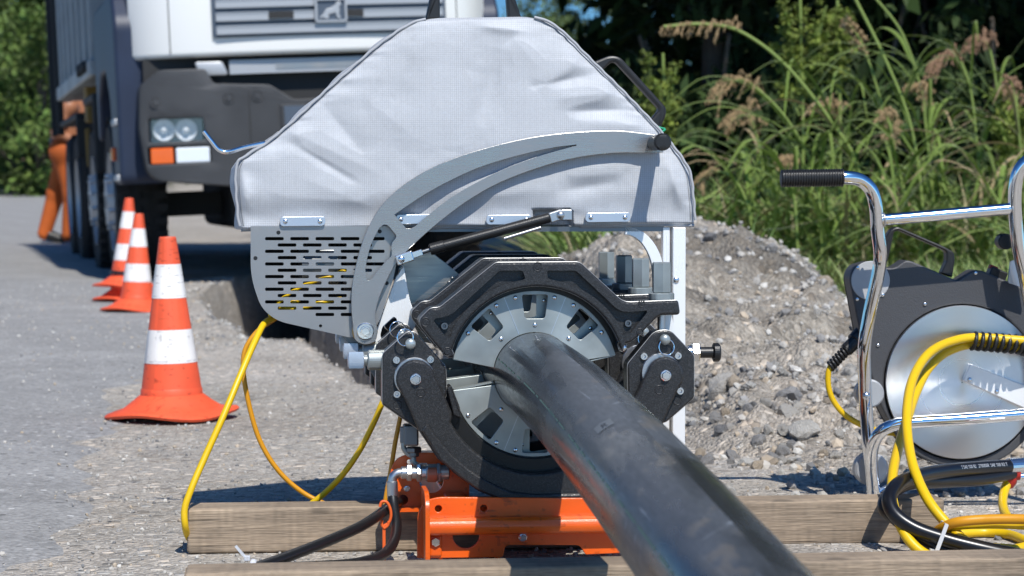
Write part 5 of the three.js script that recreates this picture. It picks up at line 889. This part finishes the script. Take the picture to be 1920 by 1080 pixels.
    each(w, 'wheel_nut', Array.from({ length: 10 }, (_, i) => { const a = i / 10 * Math.PI * 2, q = twin ? W / 2 - 0.15 : W / 2 + 0.01; return rod([s * (q - 0.02), Math.cos(a) * 0.16, Math.sin(a) * 0.16], [s * (q + 0.02), Math.cos(a) * 0.16, Math.sin(a) * 0.16], 0.014, 8); }), M.steel);
    return w;
  };
  for (const s of [-1, 1]) { wheel(s * 0.97, -1.35, false); wheel(s * 0.97, -3.05, false); wheel(s * 0.82, -5.3, true); wheel(s * 0.82, -6.6, true); }
  // fuel tank and air box behind the cab
  each(truck, 'mudguard', [-1, 1].map((s) => merge([box(0.32, 0.5, 0.05, s * 0.98, 0.95, -2.42, 0.02), box(0.32, 0.05, 1.1, s * 0.98, 1.2, -2.95, 0.02)])), M.truckDark);
  part(truck, 'fuel_tank', [box(0.5, 0.55, 0.7, -0.80, 0.78, -3.95, 0.12)], M.slat);
  // dirty yellow boxes over the rear wheels
  each(truck, 'rear_mudguard', [-1, 1].map((s) => merge([box(0.56, 0.05, 2.6, s * 0.85, 1.14, -5.95, 0.02), box(0.56, 0.30, 0.05, s * 0.85, 0.98, -4.66, 0.015)])), M.truckDark);
  each(truck, 'tool_box', [-1, 1].map((s) => merge([box(0.42, 0.36, 0.3, s * 0.86, 1.26, -4.4, 0.02), box(0.42, 0.30, 0.04, s * 0.86, 0.90, -4.58, 0.02)])), M.ochre);
  each(truck, 'mud_flap', [-1, 1].map((s) => box(0.46, 0.3, 0.02, s * 0.86, 0.68, -4.61)), M.truckDark);
  // tipping body with ribs
  const by0 = 1.42, by1 = 2.95, bz0 = -2.5, bz1 = -7.6, body = new THREE.Group(); body.name = 'tipper_body'; truck.add(body);
  each(body, 'side_wall', [box(0.06, by1 - by0, bz0 - bz1, -1.03, (by0 + by1) / 2, (bz0 + bz1) / 2), box(0.06, by1 - by0, bz0 - bz1, 1.03, (by0 + by1) / 2, (bz0 + bz1) / 2)], M.dumpBody);
  part(body, 'front_wall', [box(2.0, by1 - by0 + 0.3, 0.06, 0, (by0 + by1) / 2 + 0.15, bz0 - 0.03)], M.dumpBody);
  part(body, 'floor', [box(2.0, 0.1, bz0 - bz1, 0, by0 - 0.02, (bz0 + bz1) / 2)], M.dumpBody);
  part(body, 'tail_board', [box(2.12, by1 - by0, 0.06, 0, (by0 + by1) / 2, bz1 - 0.03)], M.dumpBody);
  for (let i = 0; i < 8; i++) for (const s of [-1, 1]) part(body, 'rib', box(0.10, by1 - by0, 0.11, s * 1.08, (by0 + by1) / 2, lerp(bz0 - 0.1, bz1 + 0.1, i / 7), 0.02), M.dumpBody);
  for (const s of [-1, 1]) part(body, 'bottom_rail', [box(0.14, 0.12, bz0 - bz1, s * 1.07, by0 - 0.02, (bz0 + bz1) / 2, 0.02)], M.dumpBody);
  for (let i = 0; i < 4; i++) part(body, 'hinge_pin', rod([-1.17, by0 + 0.0, bz0 - 0.35 - i * 0.22], [-1.07, by0 + 0.0, bz0 - 0.35 - i * 0.22], 0.04), M.truckDark);
  each(body, 'ladder_post', [box(0.06, 1.9, 0.07, -1.12, 2.0, bz1 + 0.35, 0.01), box(0.05, 1.9, 0.05, -1.16, 2.0, bz1 + 0.05, 0.01)], M.truckDark);
}
// ------------------------------------------------------------------ worker bending behind the truck
{ const base = at(121, 465, 23.0); base.y = 0.0;
  const man = thing('person', 'bare backed worker in orange trousers bending behind the rear wheels of the truck', 'person', [base.x, terrain(base.x, base.z), base.z], 0);
  // joints in metres: x to the right (towards the truck), y up
  const J = { hip: [0.02, 0.92, 0], chest: [0.08, 1.26, 0], neck: [0.17, 1.42, 0], head: [0.26, 1.52, 0], sl: [0.09, 1.33, 0.19], sr: [0.10, 1.33, -0.19], el: [-0.02, 1.08, 0.25], er: [0.05, 1.05, -0.25], wl: [0.2, 0.98, 0.2], wr: [0.26, 0.95, -0.2], hl: [0.29, 0.96, 0.19], hr: [0.35, 0.93, -0.19], tl: [0.02, 0.90, 0.1], tr: [0.02, 0.90, -0.1], kl: [0.10, 0.49, 0.11], kr: [-0.10, 0.50, -0.12], al: [0.06, 0.09, 0.11], ar: [-0.22, 0.10, -0.12], fl: [0.24, 0.04, 0.12], fr: [-0.05, 0.04, -0.13] };
  const bones = (list) => list.map(([a, b, ra, rb]) => [V3(...J[a]), V3(...J[b]), ra, rb]);
  const mesh = (list, res, k, grow = 0) => {
    const lo = V3(9, 9, 9), hi = V3(-9, -9, -9); for (const [a, b, ra, rb] of list) for (const [p, r] of [[a, ra], [b, rb]]) { lo.min(p.clone().addScalar(-r - 0.05)); hi.max(p.clone().addScalar(r + 0.05)); }
    const mc = new MarchingCubes(res, M.black, false, false, 60000), c = lo.clone().add(hi).multiplyScalar(0.5), S = Math.max(hi.x - lo.x, hi.y - lo.y, hi.z - lo.z) / 2;
    mc.isolation = 0; const p = V3(), ab = V3(), ap = V3();
    for (let z = 0; z < res; z++) for (let y = 0; y < res; y++) for (let x = 0; x < res; x++) {
      p.set((x - res / 2) / (res / 2) * S + c.x, (y - res / 2) / (res / 2) * S + c.y, (z - res / 2) / (res / 2) * S + c.z); let d = 9;
      for (const [a, b, ra, rb] of list) { ab.subVectors(b, a); ap.subVectors(p, a); const t = clamp(ap.dot(ab) / ab.lengthSq()), q = ap.addScaledVector(ab, -t).length() - lerp(ra, rb, t) - grow, h = clamp(0.5 + 0.5 * (d - q) / k); d = lerp(d, q, h) - k * h * (1 - h); }
      mc.field[x + y * res + z * res * res] = -d;
    }
    mc.update(); const n = mc.count, g = new THREE.BufferGeometry(); g.setAttribute('position', new THREE.BufferAttribute(mc.positionArray.slice(0, n * 3).map((v, i) => v * S + [c.x, c.y, c.z][i % 3]), 3)); g.computeVertexNormals();
    return g;
  };
  const upper = [['hip', 'chest', 0.155, 0.175], ['chest', 'neck', 0.15, 0.065], ['neck', 'head', 0.06, 0.095], ['sl', 'sr', 0.085, 0.085], ['sl', 'el', 0.062, 0.05], ['el', 'wl', 0.048, 0.034], ['wl', 'hl', 0.036, 0.03], ['sr', 'er', 0.062, 0.05], ['er', 'wr', 0.048, 0.034], ['wr', 'hr', 0.036, 0.03]];
  const lower = [['tl', 'tr', 0.135, 0.135], ['tl', 'kl', 0.105, 0.08], ['kl', 'al', 0.075, 0.055], ['tr', 'kr', 0.105, 0.08], ['kr', 'ar', 0.075, 0.055]];
  const skin = mat(col(0.36, 0.15, 0.075), 0.5), hv = mat(col(0.80, 0.17, 0.02), 0.8, 0, { map: T.dirt });
  part(man, 'body', mesh(bones(upper.concat([['hip', 'tl', 0.13, 0.1], ['hip', 'tr', 0.13, 0.1]])), 72, 0.05), skin);
  part(man, 'trousers', mesh(bones(lower), 64, 0.04, 0.012), hv);
  part(man, 'belt', new THREE.TorusGeometry(0.165, 0.022, 8, 24).rotateX(Math.PI / 2).rotateZ(-0.3).translate(0.035, 0.965, 0), M.black);
  part(man, 'boot', mesh(bones([['al', 'fl', 0.06, 0.045]]), 28, 0.02), M.black); part(man, 'boot', mesh(bones([['ar', 'fr', 0.06, 0.045]]), 28, 0.02), M.black);
  part(man, 'helmet', new THREE.SphereGeometry(0.125, 20, 10, 0, Math.PI * 2, 0, 1.5).rotateZ(-0.4).translate(0.27, 1.545, 0), M.ochre);
}

// ------------------------------------------------------------------ vegetation
const leafMat = (c, k = 0.35) => { const m = mat(col(...c), 0.8, 0, { transmission: k, specularIntensity: 0.5 }); m.vertexColors = true; return m; };
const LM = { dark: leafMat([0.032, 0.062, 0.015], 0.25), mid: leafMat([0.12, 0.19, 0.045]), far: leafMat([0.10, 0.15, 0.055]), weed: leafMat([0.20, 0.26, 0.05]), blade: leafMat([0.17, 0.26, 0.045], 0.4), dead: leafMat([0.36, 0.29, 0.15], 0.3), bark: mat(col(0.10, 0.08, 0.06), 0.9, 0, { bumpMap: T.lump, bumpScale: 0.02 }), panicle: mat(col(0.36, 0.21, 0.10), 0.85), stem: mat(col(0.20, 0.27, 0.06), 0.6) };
function gauss() { return (rnd() + rnd() + rnd() + rnd() - 2) * 0.9; }
function leafCloud(n, size, place, clumps, spread, tone = 0.35) {           // leaf-sized faces gathered in clumps
  const pos = new Float32Array(n * 18), nor = new Float32Array(n * 18), c = new Float32Array(n * 18), q = new THREE.Quaternion(), e = new THREE.Euler(), v = V3(), nn = V3();
  const centres = Array.from({ length: clumps }, () => ({ p: place(), t: rr(1 - tone, 1 + tone), s: rr(0.6, 1.3) }));
  for (let i = 0; i < n; i++) {
    const k = centres[Math.floor(rnd() * clumps)], s = size * rr(0.6, 1.3), o = V3(gauss(), gauss() * 0.75, gauss()).multiplyScalar(spread * k.s).add(k.p);
    q.setFromEuler(e.set(rr(-0.9, 0.9), rr(0, 6.28), rr(-0.9, 0.9))); const t = k.t * rr(0.7, 1.3), y = rr(0.9, 1.12);
    const pts = [[-0.5, 0, 0], [0.5, 0, 0], [0, 0.06, -0.22], [-0.5, 0, 0], [0, 0.06, 0.22], [0.5, 0, 0]];
    nn.set(0, 1, 0).applyQuaternion(q);
    for (let j = 0; j < 6; j++) { v.set(...pts[j]).multiplyScalar(s).applyQuaternion(q).add(o); pos.set([v.x, v.y, v.z], (i * 6 + j) * 3); nor.set([nn.x, nn.y, nn.z], (i * 6 + j) * 3); c.set([t * y, t, t * 0.9], (i * 6 + j) * 3); }
  }
  const g = new THREE.BufferGeometry(); g.setAttribute('position', new THREE.BufferAttribute(pos, 3)); g.setAttribute('normal', new THREE.BufferAttribute(nor, 3)); g.setAttribute('color', new THREE.BufferAttribute(c, 3)); g.userData.keepUV = true;
  return g;
}
const inBall = (r0 = 0.35) => { for (;;) { const v = V3(rr(-1, 1), rr(-1, 1), rr(-1, 1)), l = v.length(); if (l < 1 && l > r0) return v; } };
function limbs(h, spread, n) { const list = [tube([[0, -0.1, 0], [0.05, h * 0.3, 0.03], [-0.04, h * 0.62, 0.02], [0.03, h, 0]], 0.085, 5, 9)]; for (let i = 0; i < n; i++) { const a = i / n * 6.28 + rr(0, 0.6), y = h * rr(0.3, 0.7), l = spread * rr(0.6, 1); list.push(tube([[0, y, 0], [Math.cos(a) * l * 0.45, y + l * 0.35, Math.sin(a) * l * 0.45], [Math.cos(a) * l, y + l * 0.8, Math.sin(a) * l]], 0.032, 4, 6)); } return list; }
function tree(kind, label, pos, scale, turn, m, group, src) {
  let o;
  if (src) { o = src.clone(); o.name = numbered(kind); scene.add(o); o.userData = { ...src.userData }; } else {
    o = thing(kind, label, 'tree'); part(o, 'trunk', limbs(4.6, 1.9, 7), LM.bark);
    const cr = part(o, 'crown', leafCloud(15000, 0.17, () => inBall(0.3).multiply(V3(2.3, 3.0, 2.4)).add(V3(0, 4.4, 0)), 120, 0.34), m); cr.geometry.userData.keepUV = true;
  }
  o.position.set(...pos); o.rotation.y = turn; o.scale.set(...scale); o.traverse((c) => { if (c.name === 'crown') c.material = m; });
  return tag(o, label, 'tree', group);
}
const G1 = 'trees behind the tall grass';
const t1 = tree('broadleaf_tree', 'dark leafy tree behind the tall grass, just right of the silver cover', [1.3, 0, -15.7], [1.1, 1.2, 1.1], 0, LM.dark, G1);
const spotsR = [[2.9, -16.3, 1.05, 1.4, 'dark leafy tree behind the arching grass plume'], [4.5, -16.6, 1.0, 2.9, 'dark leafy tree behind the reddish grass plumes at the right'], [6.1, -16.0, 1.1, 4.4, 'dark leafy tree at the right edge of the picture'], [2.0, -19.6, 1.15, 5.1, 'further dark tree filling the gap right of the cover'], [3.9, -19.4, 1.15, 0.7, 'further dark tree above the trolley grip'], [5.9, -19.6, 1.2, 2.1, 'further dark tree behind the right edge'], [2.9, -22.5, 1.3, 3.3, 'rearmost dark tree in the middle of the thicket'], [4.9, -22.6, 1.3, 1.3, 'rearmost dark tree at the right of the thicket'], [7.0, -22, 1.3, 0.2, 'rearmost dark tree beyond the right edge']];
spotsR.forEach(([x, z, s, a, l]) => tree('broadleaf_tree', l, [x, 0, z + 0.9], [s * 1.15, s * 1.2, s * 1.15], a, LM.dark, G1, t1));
// shrubs under the trees
function shrub(kind, label, pos, r, m, n, size, group, src) {
  let o; if (src) { o = src.clone(); o.name = numbered(kind); scene.add(o); } else { o = thing(kind, label, 'shrub'); part(o, 'stem', [0, 1, 2, 3, 4].map((i) => tube([[0, -0.05, 0], [Math.cos(i * 1.3) * 0.2, 0.4, Math.sin(i * 1.3) * 0.2], [Math.cos(i * 1.3) * 0.5, 0.9, Math.sin(i * 1.3) * 0.5]], 0.014, 4, 6)), LM.bark); part(o, 'foliage', leafCloud(n, size, () => { const v = inBall(0.2); return V3(v.x, Math.abs(v.y) * 1.0 + 0.05, v.z); }, 60, 0.16), m); }
  o.position.set(...pos); o.scale.set(...r); return tag(o, label, 'shrub', group);
}
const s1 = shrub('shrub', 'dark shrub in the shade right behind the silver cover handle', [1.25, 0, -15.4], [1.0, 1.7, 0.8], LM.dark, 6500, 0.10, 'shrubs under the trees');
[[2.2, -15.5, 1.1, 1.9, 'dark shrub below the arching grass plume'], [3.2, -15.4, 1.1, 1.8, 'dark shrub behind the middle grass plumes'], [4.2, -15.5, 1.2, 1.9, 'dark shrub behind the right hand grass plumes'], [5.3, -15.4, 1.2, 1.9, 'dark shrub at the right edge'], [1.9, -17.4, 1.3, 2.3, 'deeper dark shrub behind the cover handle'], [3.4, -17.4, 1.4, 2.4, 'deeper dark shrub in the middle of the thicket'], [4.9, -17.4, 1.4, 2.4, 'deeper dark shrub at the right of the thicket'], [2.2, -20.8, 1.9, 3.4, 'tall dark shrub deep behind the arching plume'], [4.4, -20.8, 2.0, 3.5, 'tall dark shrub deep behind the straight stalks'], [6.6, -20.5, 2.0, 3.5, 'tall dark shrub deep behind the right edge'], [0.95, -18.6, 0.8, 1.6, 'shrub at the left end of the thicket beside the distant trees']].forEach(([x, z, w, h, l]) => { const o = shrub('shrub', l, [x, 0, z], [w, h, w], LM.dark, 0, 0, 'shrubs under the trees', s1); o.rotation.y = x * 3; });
// distant trees
const groundAt = (px, d) => { const p = at(px, 350, d); return [p.x, terrain(p.x, -d), -d]; };
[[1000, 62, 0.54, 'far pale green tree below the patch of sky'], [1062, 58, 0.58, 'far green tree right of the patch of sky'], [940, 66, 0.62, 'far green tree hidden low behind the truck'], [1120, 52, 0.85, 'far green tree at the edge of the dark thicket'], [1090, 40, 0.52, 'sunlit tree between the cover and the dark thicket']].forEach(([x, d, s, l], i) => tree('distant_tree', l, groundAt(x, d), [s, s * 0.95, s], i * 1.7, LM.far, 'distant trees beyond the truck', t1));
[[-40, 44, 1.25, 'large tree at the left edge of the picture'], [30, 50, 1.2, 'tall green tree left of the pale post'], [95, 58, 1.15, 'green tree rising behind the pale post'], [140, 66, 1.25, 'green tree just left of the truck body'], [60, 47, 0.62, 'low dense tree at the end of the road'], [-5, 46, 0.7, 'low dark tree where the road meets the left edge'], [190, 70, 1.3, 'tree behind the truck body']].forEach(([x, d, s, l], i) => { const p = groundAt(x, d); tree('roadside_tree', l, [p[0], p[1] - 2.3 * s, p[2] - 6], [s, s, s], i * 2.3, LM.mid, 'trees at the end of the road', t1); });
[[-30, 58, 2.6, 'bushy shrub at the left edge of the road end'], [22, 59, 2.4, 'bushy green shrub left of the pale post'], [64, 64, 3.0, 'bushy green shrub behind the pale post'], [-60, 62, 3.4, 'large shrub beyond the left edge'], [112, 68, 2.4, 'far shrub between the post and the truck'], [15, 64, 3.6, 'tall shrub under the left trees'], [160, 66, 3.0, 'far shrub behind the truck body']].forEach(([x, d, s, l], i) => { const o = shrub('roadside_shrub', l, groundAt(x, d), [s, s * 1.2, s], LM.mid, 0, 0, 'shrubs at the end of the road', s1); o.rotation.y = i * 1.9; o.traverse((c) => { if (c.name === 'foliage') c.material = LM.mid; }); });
{ const p = groundAt(72, 58); piece('marker_post', [rod([p[0], p[1] - 0.05, p[2]], [p[0] + 0.03, p[1] + 1.55, p[2]], 0.05, 12), lathe([[0.05, 0], [0.04, 0.03], [0, 0.05]], 12).translate(p[0] + 0.03, p[1] + 1.55, p[2])], M.slat, 'pale grey post standing in the grass before the left trees', 'post'); }

// grass
function bladeGeo(seg, bend, w) { const pos = [], idx = [], nor = []; for (let i = 0; i <= seg; i++) { const t = i / seg, ww = w * (1 - t * t) * (0.45 + 1.1 * Math.min(1, t * 3)) * 0.6 + 0.0005, y = t - bend * 0.35 * t * t, z = bend * t * t * 0.8; pos.push(-ww, y, z, ww, y, z); nor.push(0, 0.5, -0.85, 0, 0.5, -0.85); if (i < seg) { const k = i * 2; idx.push(k, k + 1, k + 2, k + 1, k + 3, k + 2); } } const g = new THREE.BufferGeometry(); g.setAttribute('position', new THREE.Float32BufferAttribute(pos, 3)); g.setIndex(idx); g.computeVertexNormals(); return g; }
const grassMat = mat(col(1), 0.6, 0, { transmission: 0.35 });
function grassPatch(name, label, n, where, hMin, hMax, w, bend, tones) {
  const list = [], q = new THREE.Quaternion(), e = new THREE.Euler();
  for (let i = 0; i < n; i++) { const [x, y, z, k = 1] = where(); const h = rr(hMin, hMax) * k, t = tones[Math.floor(rnd() * tones.length)], b = rr(0.7, 1.25); q.setFromEuler(e.set(rr(-0.35, 0.35), rr(0, 6.28), rr(-0.35, 0.35))); list.push({ m: new THREE.Matrix4().compose(V3(x, y, z), q.clone(), V3(h, h, h)), c: col(t[0] * b, t[1] * b, t[2] * b) }); }
  const o = instanced(scene, numbered(name), bladeGeo(4, bend, w), grassMat, list); return tag(o, label, 'grass');
}
const greens = [[0.14, 0.24, 0.04], [0.18, 0.28, 0.05], [0.11, 0.19, 0.035], [0.22, 0.30, 0.07], [0.34, 0.29, 0.14], [0.26, 0.33, 0.08]];
const behindHeap = (z) => { const x = rr(0.014 * -z + 0.05, 0.30 * -z + 0.8); return [x, Math.max(terrain(x, z), heap(x, z)) - 0.01, z]; };
grassPatch('grass', 'low green grass on the verge behind the spoil heap', 26000, () => { let z = -rr(8.6, 11.4), [x, y] = behindHeap(z); if (rnd() < 0.35) { z = -rr(6.6, 9); x = rr(1.15, 0.27 * -z); y = terrain(x, z); if (heap(x, z) > 0.03) z = -10; } return [x, y, z, 0.7 + 0.7 * fbm(x * 1.5, z * 1.5, 0, 3, 61)]; }, 0.10, 0.34, 0.020, 0.7, greens);
grassPatch('grass', 'dense knee high grass in front of the shrubs', 13000, () => { const z = -rr(10.6, 13.6); const [x, y] = behindHeap(z); return [x, y, z, 0.7 + 0.6 * fbm(x * 1.2, z * 1.2, 0, 3, 63)]; }, 0.30, 0.78, 0.020, 0.95, greens);
grassPatch('grass', 'pale grass verge at the far end of the road', 9000, () => { const d = rr(57, 74), p = groundAt(rr(-260, 190), d); const e = -9 + p[2] * 0.2; return [p[0], p[1] - 0.02, p[2], 1]; }, 0.5, 1.1, 0.05, 0.5, [[0.20, 0.28, 0.07], [0.26, 0.32, 0.10]]);

// tall plumed grasses, one by one
function ribbon(pts, w, m, parent, name, twist = 0.3) {
  const c = new THREE.CatmullRomCurve3(pts), n = 14, pos = [], idx = [], cl = [], t0 = rr(0.8, 1.25); let a = rr(0, 6.28);
  for (let i = 0; i <= n; i++) { const t = i / n, p = c.getPoint(t), d = c.getTangent(t), s = V3(-d.z, 0, d.x); if (s.lengthSq() < 1e-6) s.set(1, 0, 0); s.normalize().applyAxisAngle(d, twist * Math.sin(t * 3 + a)); const ww = w * Math.pow(Math.sin(Math.PI * clamp(0.12 + t * 0.87)), 0.7) * 0.5, up = V3().crossVectors(d, s).multiplyScalar(ww * 0.3); pos.push(p.x - s.x * ww + up.x, p.y - s.y * ww + up.y, p.z - s.z * ww + up.z, p.x, p.y, p.z, p.x + s.x * ww + up.x, p.y + s.y * ww + up.y, p.z + s.z * ww + up.z); for (let k = 0; k < 3; k++) cl.push(t0, t0 * (1 - 0.1 * t), t0); if (i < n) { const k = i * 3; idx.push(k, k + 1, k + 3, k + 1, k + 4, k + 3, k + 1, k + 2, k + 4, k + 2, k + 5, k + 4); } }
  const g = new THREE.BufferGeometry(); g.setAttribute('position', new THREE.Float32BufferAttribute(pos, 3)); g.setAttribute('color', new THREE.Float32BufferAttribute(cl, 3)); g.setIndex(idx); g.computeVertexNormals(); g.userData.keepUV = true;
  return part(parent, name, g, m);
}
function plume(c, t0, len, m, parent, droop) {                              // side sprays hanging from the last part of the stem
  const list = [];
  for (let i = 0; i < 30; i++) { const t = lerp(t0, 1, i / 30), p = c.getPoint(t), d = c.getTangent(t), L = len * rr(0.5, 1) * (1 - 0.55 * (t - t0) / (1 - t0)), a = rr(0, 6.28); const side = V3(Math.cos(a), 0.1, Math.sin(a)).multiplyScalar(0.45).add(d.clone().multiplyScalar(0.6)).normalize(); const pts = [p.toArray(), p.clone().addScaledVector(side, L * 0.5).add(V3(0, L * 0.04, 0)).toArray(), p.clone().addScaledVector(side, L * 0.85).add(V3(0, -droop * L * 0.45, 0)).toArray()]; list.push(tube(pts, 0.0012, 3, 4)); const cc = new THREE.CatmullRomCurve3(pts.map((x) => V3(...x))); for (let k = 0; k < 9; k++) { const q = cc.getPoint(rr(0.3, 1)), s = rr(0.004, 0.007); list.push(new THREE.OctahedronGeometry(s).scale(0.42, 2.1, 0.42).rotateZ(rr(-0.7, 0.7)).translate(q.x + rr(-0.006, 0.006), q.y - s, q.z + rr(-0.006, 0.006))); } }
  return part(parent, 'plume', merge(list), m);
}
const plumeRed = mat(col(0.36, 0.215, 0.13), 0.85), plumeTan = mat(col(0.42, 0.29, 0.15), 0.85);
const RD = 11.6;
function reed(label, path, d, opt = {}) {                                   // path: sight points of the stem from foot to tip
  const b = at(path[0][0], path[0][1], d); b.y = terrain(b.x, b.z);
  const o = thing('plumed_grass', label, 'tall grass', b.toArray(), 0, 'tall plumed grasses behind the heap');
  const pts = path.map(([x, y], i) => (i ? at(x, y, d + (opt.lean ?? 0) * i / path.length).sub(b) : V3(0, -0.03, 0)));
  const c = new THREE.CatmullRomCurve3(pts, false, 'centripetal');
  part(o, 'stalk', tube(pts, opt.r ?? 0.0065, 8, 7), LM.stem);
  const n = opt.leaves ?? 5;
  for (let i = 0; i < n; i++) { const t = rr(0.08, opt.top ?? 0.5), p = c.getPoint(t), a = rr(0, 6.28), L = rr(0.4, 0.8), dir = V3(Math.cos(a), 0, Math.sin(a) * 0.6); ribbon([p, p.clone().add(V3(dir.x * L * 0.3, L * 0.34, dir.z * L * 0.3)), p.clone().add(V3(dir.x * L * 0.62, L * 0.42, dir.z * L * 0.62)), p.clone().add(V3(dir.x * L * 0.95, L * rr(0.05, 0.3), dir.z * L * 0.95))], rr(0.012, 0.027), rnd() < 0.14 ? LM.dead : LM.blade, o, 'leaf'); }
  if (opt.plume !== 0) plume(c, opt.from ?? 0.72, opt.plume ?? 0.22, opt.m ?? plumeTan, o, opt.droop ?? 0.8);
  return o;
}
reed('tall grass with a long arching stalk whose tan plume droops towards the silver cover', [[1640, 520], [1606, 305], [1560, 230], [1527, 185], [1471, 120], [1420, 78], [1370, 52], [1310, 45], [1245, 50]], 10.9, { plume: 0.15, from: 0.7, droop: 1.4, leaves: 6, top: 0.4, r: 0.008 });
reed('tall grass with a loose tan plume below the arching stalk', [[1560, 480], [1530, 330], [1480, 230], [1430, 175], [1390, 150], [1350, 165]], 11.3, { plume: 0.26, from: 0.55, m: plumeTan, droop: 1.2 });
reed('tall grass stalk rising straight out of the top of the picture', [[1745, 500], [1720, 300], [1700, 210], [1650, 90], [1600, -10], [1580, -60]], 11.0, { plume: 0.2, from: 0.84, r: 0.008, leaves: 8, top: 0.5 });
reed('second straight grass stalk leaving through the top of the picture', [[1790, 500], [1750, 260], [1725, 160], [1690, 60], [1640, -5], [1600, -50]], 11.6, { plume: 0.2, from: 0.86, leaves: 8, top: 0.5 });
reed('tall grass with a narrow tan plume left of the straight stalks', [[1690, 480], [1670, 280], [1640, 150], [1610, 70], [1585, 38]], 11.8, { plume: 0.16, from: 0.6, m: plumeTan });
reed('tall grass with a drooping reddish plume at the right', [[1850, 500], [1830, 250], [1815, 150], [1795, 110], [1760, 115]], 11.4, { plume: 0.24, from: 0.62, m: plumeRed, droop: 1.5, leaves: 7 });
reed('tall grass with a reddish plume nodding beside the right edge', [[1890, 480], [1875, 230], [1862, 120], [1850, 80], [1835, 75]], 11.9, { plume: 0.22, from: 0.6, m: plumeRed, droop: 1.4, leaves: 7 });
reed('tall grass with a brown plume above the trolley cross tube', [[1720, 500], [1700, 380], [1680, 300], [1670, 240], [1660, 215]], 10.8, { plume: 0.2, from: 0.55, m: plumeTan, leaves: 8 });
reed('short plumed grass just above the trolley grip', [[1500, 500], [1490, 380], [1478, 320], [1475, 300]], 10.5, { plume: 0.14, from: 0.6, leaves: 8, m: plumeTan });
reed('plumed grass low behind the right shoulder of the cover', [[1420, 500], [1400, 380], [1370, 330], [1340, 322], [1310, 340]], 10.6, { plume: 0.14, from: 0.6, leaves: 7 });
reed('plumed grass with a small brown head in the middle of the clump', [[1640, 480], [1600, 320], [1575, 240], [1560, 205], [1540, 200]], 11.5, { plume: 0.22, from: 0.55, m: plumeTan });
reed('leafy tall grass at the right edge of the picture', [[1930, 480], [1915, 300], [1905, 200], [1895, 150]], 11.2, { plume: 0.18, from: 0.6, leaves: 9, m: plumeRed });
reed('plumed grass behind the left end of the grip', [[1480, 520], [1440, 380], [1420, 260], [1400, 215], [1370, 225]], 11.9, { plume: 0.24, from: 0.5, m: plumeTan });
reed('brown headed grass between the two straight stalks', [[1760, 480], [1745, 330], [1735, 230], [1730, 180], [1720, 165]], 11.2, { plume: 0.2, from: 0.6, m: plumeTan, leaves: 8 });
for (let i = 0; i < 16; i++) { const x = 1400 + i * 36 + rr(-12, 12), y = rr(270, 390); reed(i < 8 ? 'leafy green grass clump without a plume, left half of the grass bank' : 'leafy green grass clump without a plume, right half of the grass bank', [[x + rr(-20, 20), 500], [x, 400], [x + rr(-15, 15), y + 40], [x + rr(-40, 20), y]], rr(10.4, 12.4), { plume: 0, leaves: 9, top: 0.95 }); }
// feathery weeds
function weed(label, px, py, d, w, h) {
  const b = at(px, py, d); b.y = terrain(b.x, b.z); const top = at(px, py, d).y;
  const o = thing('feathery_weed', label, 'weed', b.toArray(), 0, 'feathery weeds among the grass'); const H = top - b.y;
  part(o, 'stalk', [tube([[0, -0.03, 0], [0.02, H * 0.5, 0], [0, H, 0]], 0.008, 6, 6)], LM.stem);
  const tips = Array.from({ length: 9 }, (_, i) => V3(rr(-w, w), H - h * rr(0.05, 0.55), rr(-w, w)));
  for (const t of tips) part(o, 'branch', tube([[0, Math.max(0.2, t.y - h * 0.7), 0], [t.x * 0.6, t.y - h * 0.35, t.z * 0.6], t.toArray()], 0.004, 4, 5), LM.stem);
  part(o, 'foliage', leafCloud(5200, 0.028, () => { const t = tips[Math.floor(rnd() * tips.length)], k = Math.pow(rnd(), 0.8); return V3(t.x * (1 - 0.5 * k) + rr(-0.03, 0.03), t.y - k * h * 0.7 + 0.04, t.z * (1 - 0.5 * k) + rr(-0.03, 0.03)); }, 150, 0.026), LM.weed);
  return o;
}
weed('yellow green feathery weed behind the black shoulder handle of the cover', 1243, 100, 12.2, 0.15, 0.5);
weed('tall green feathery weed at the top of the picture above the arching plume', 1500, -10, 12.0, 0.16, 0.5);
weed('slender green weed between the tall weed and the straight stalks', 1570, 0, 12.3, 0.06, 0.4);
weed('bushy green weed at the right edge above the trolley', 1905, 170, 11.6, 0.12, 0.4);

renderer.render(scene, camera);
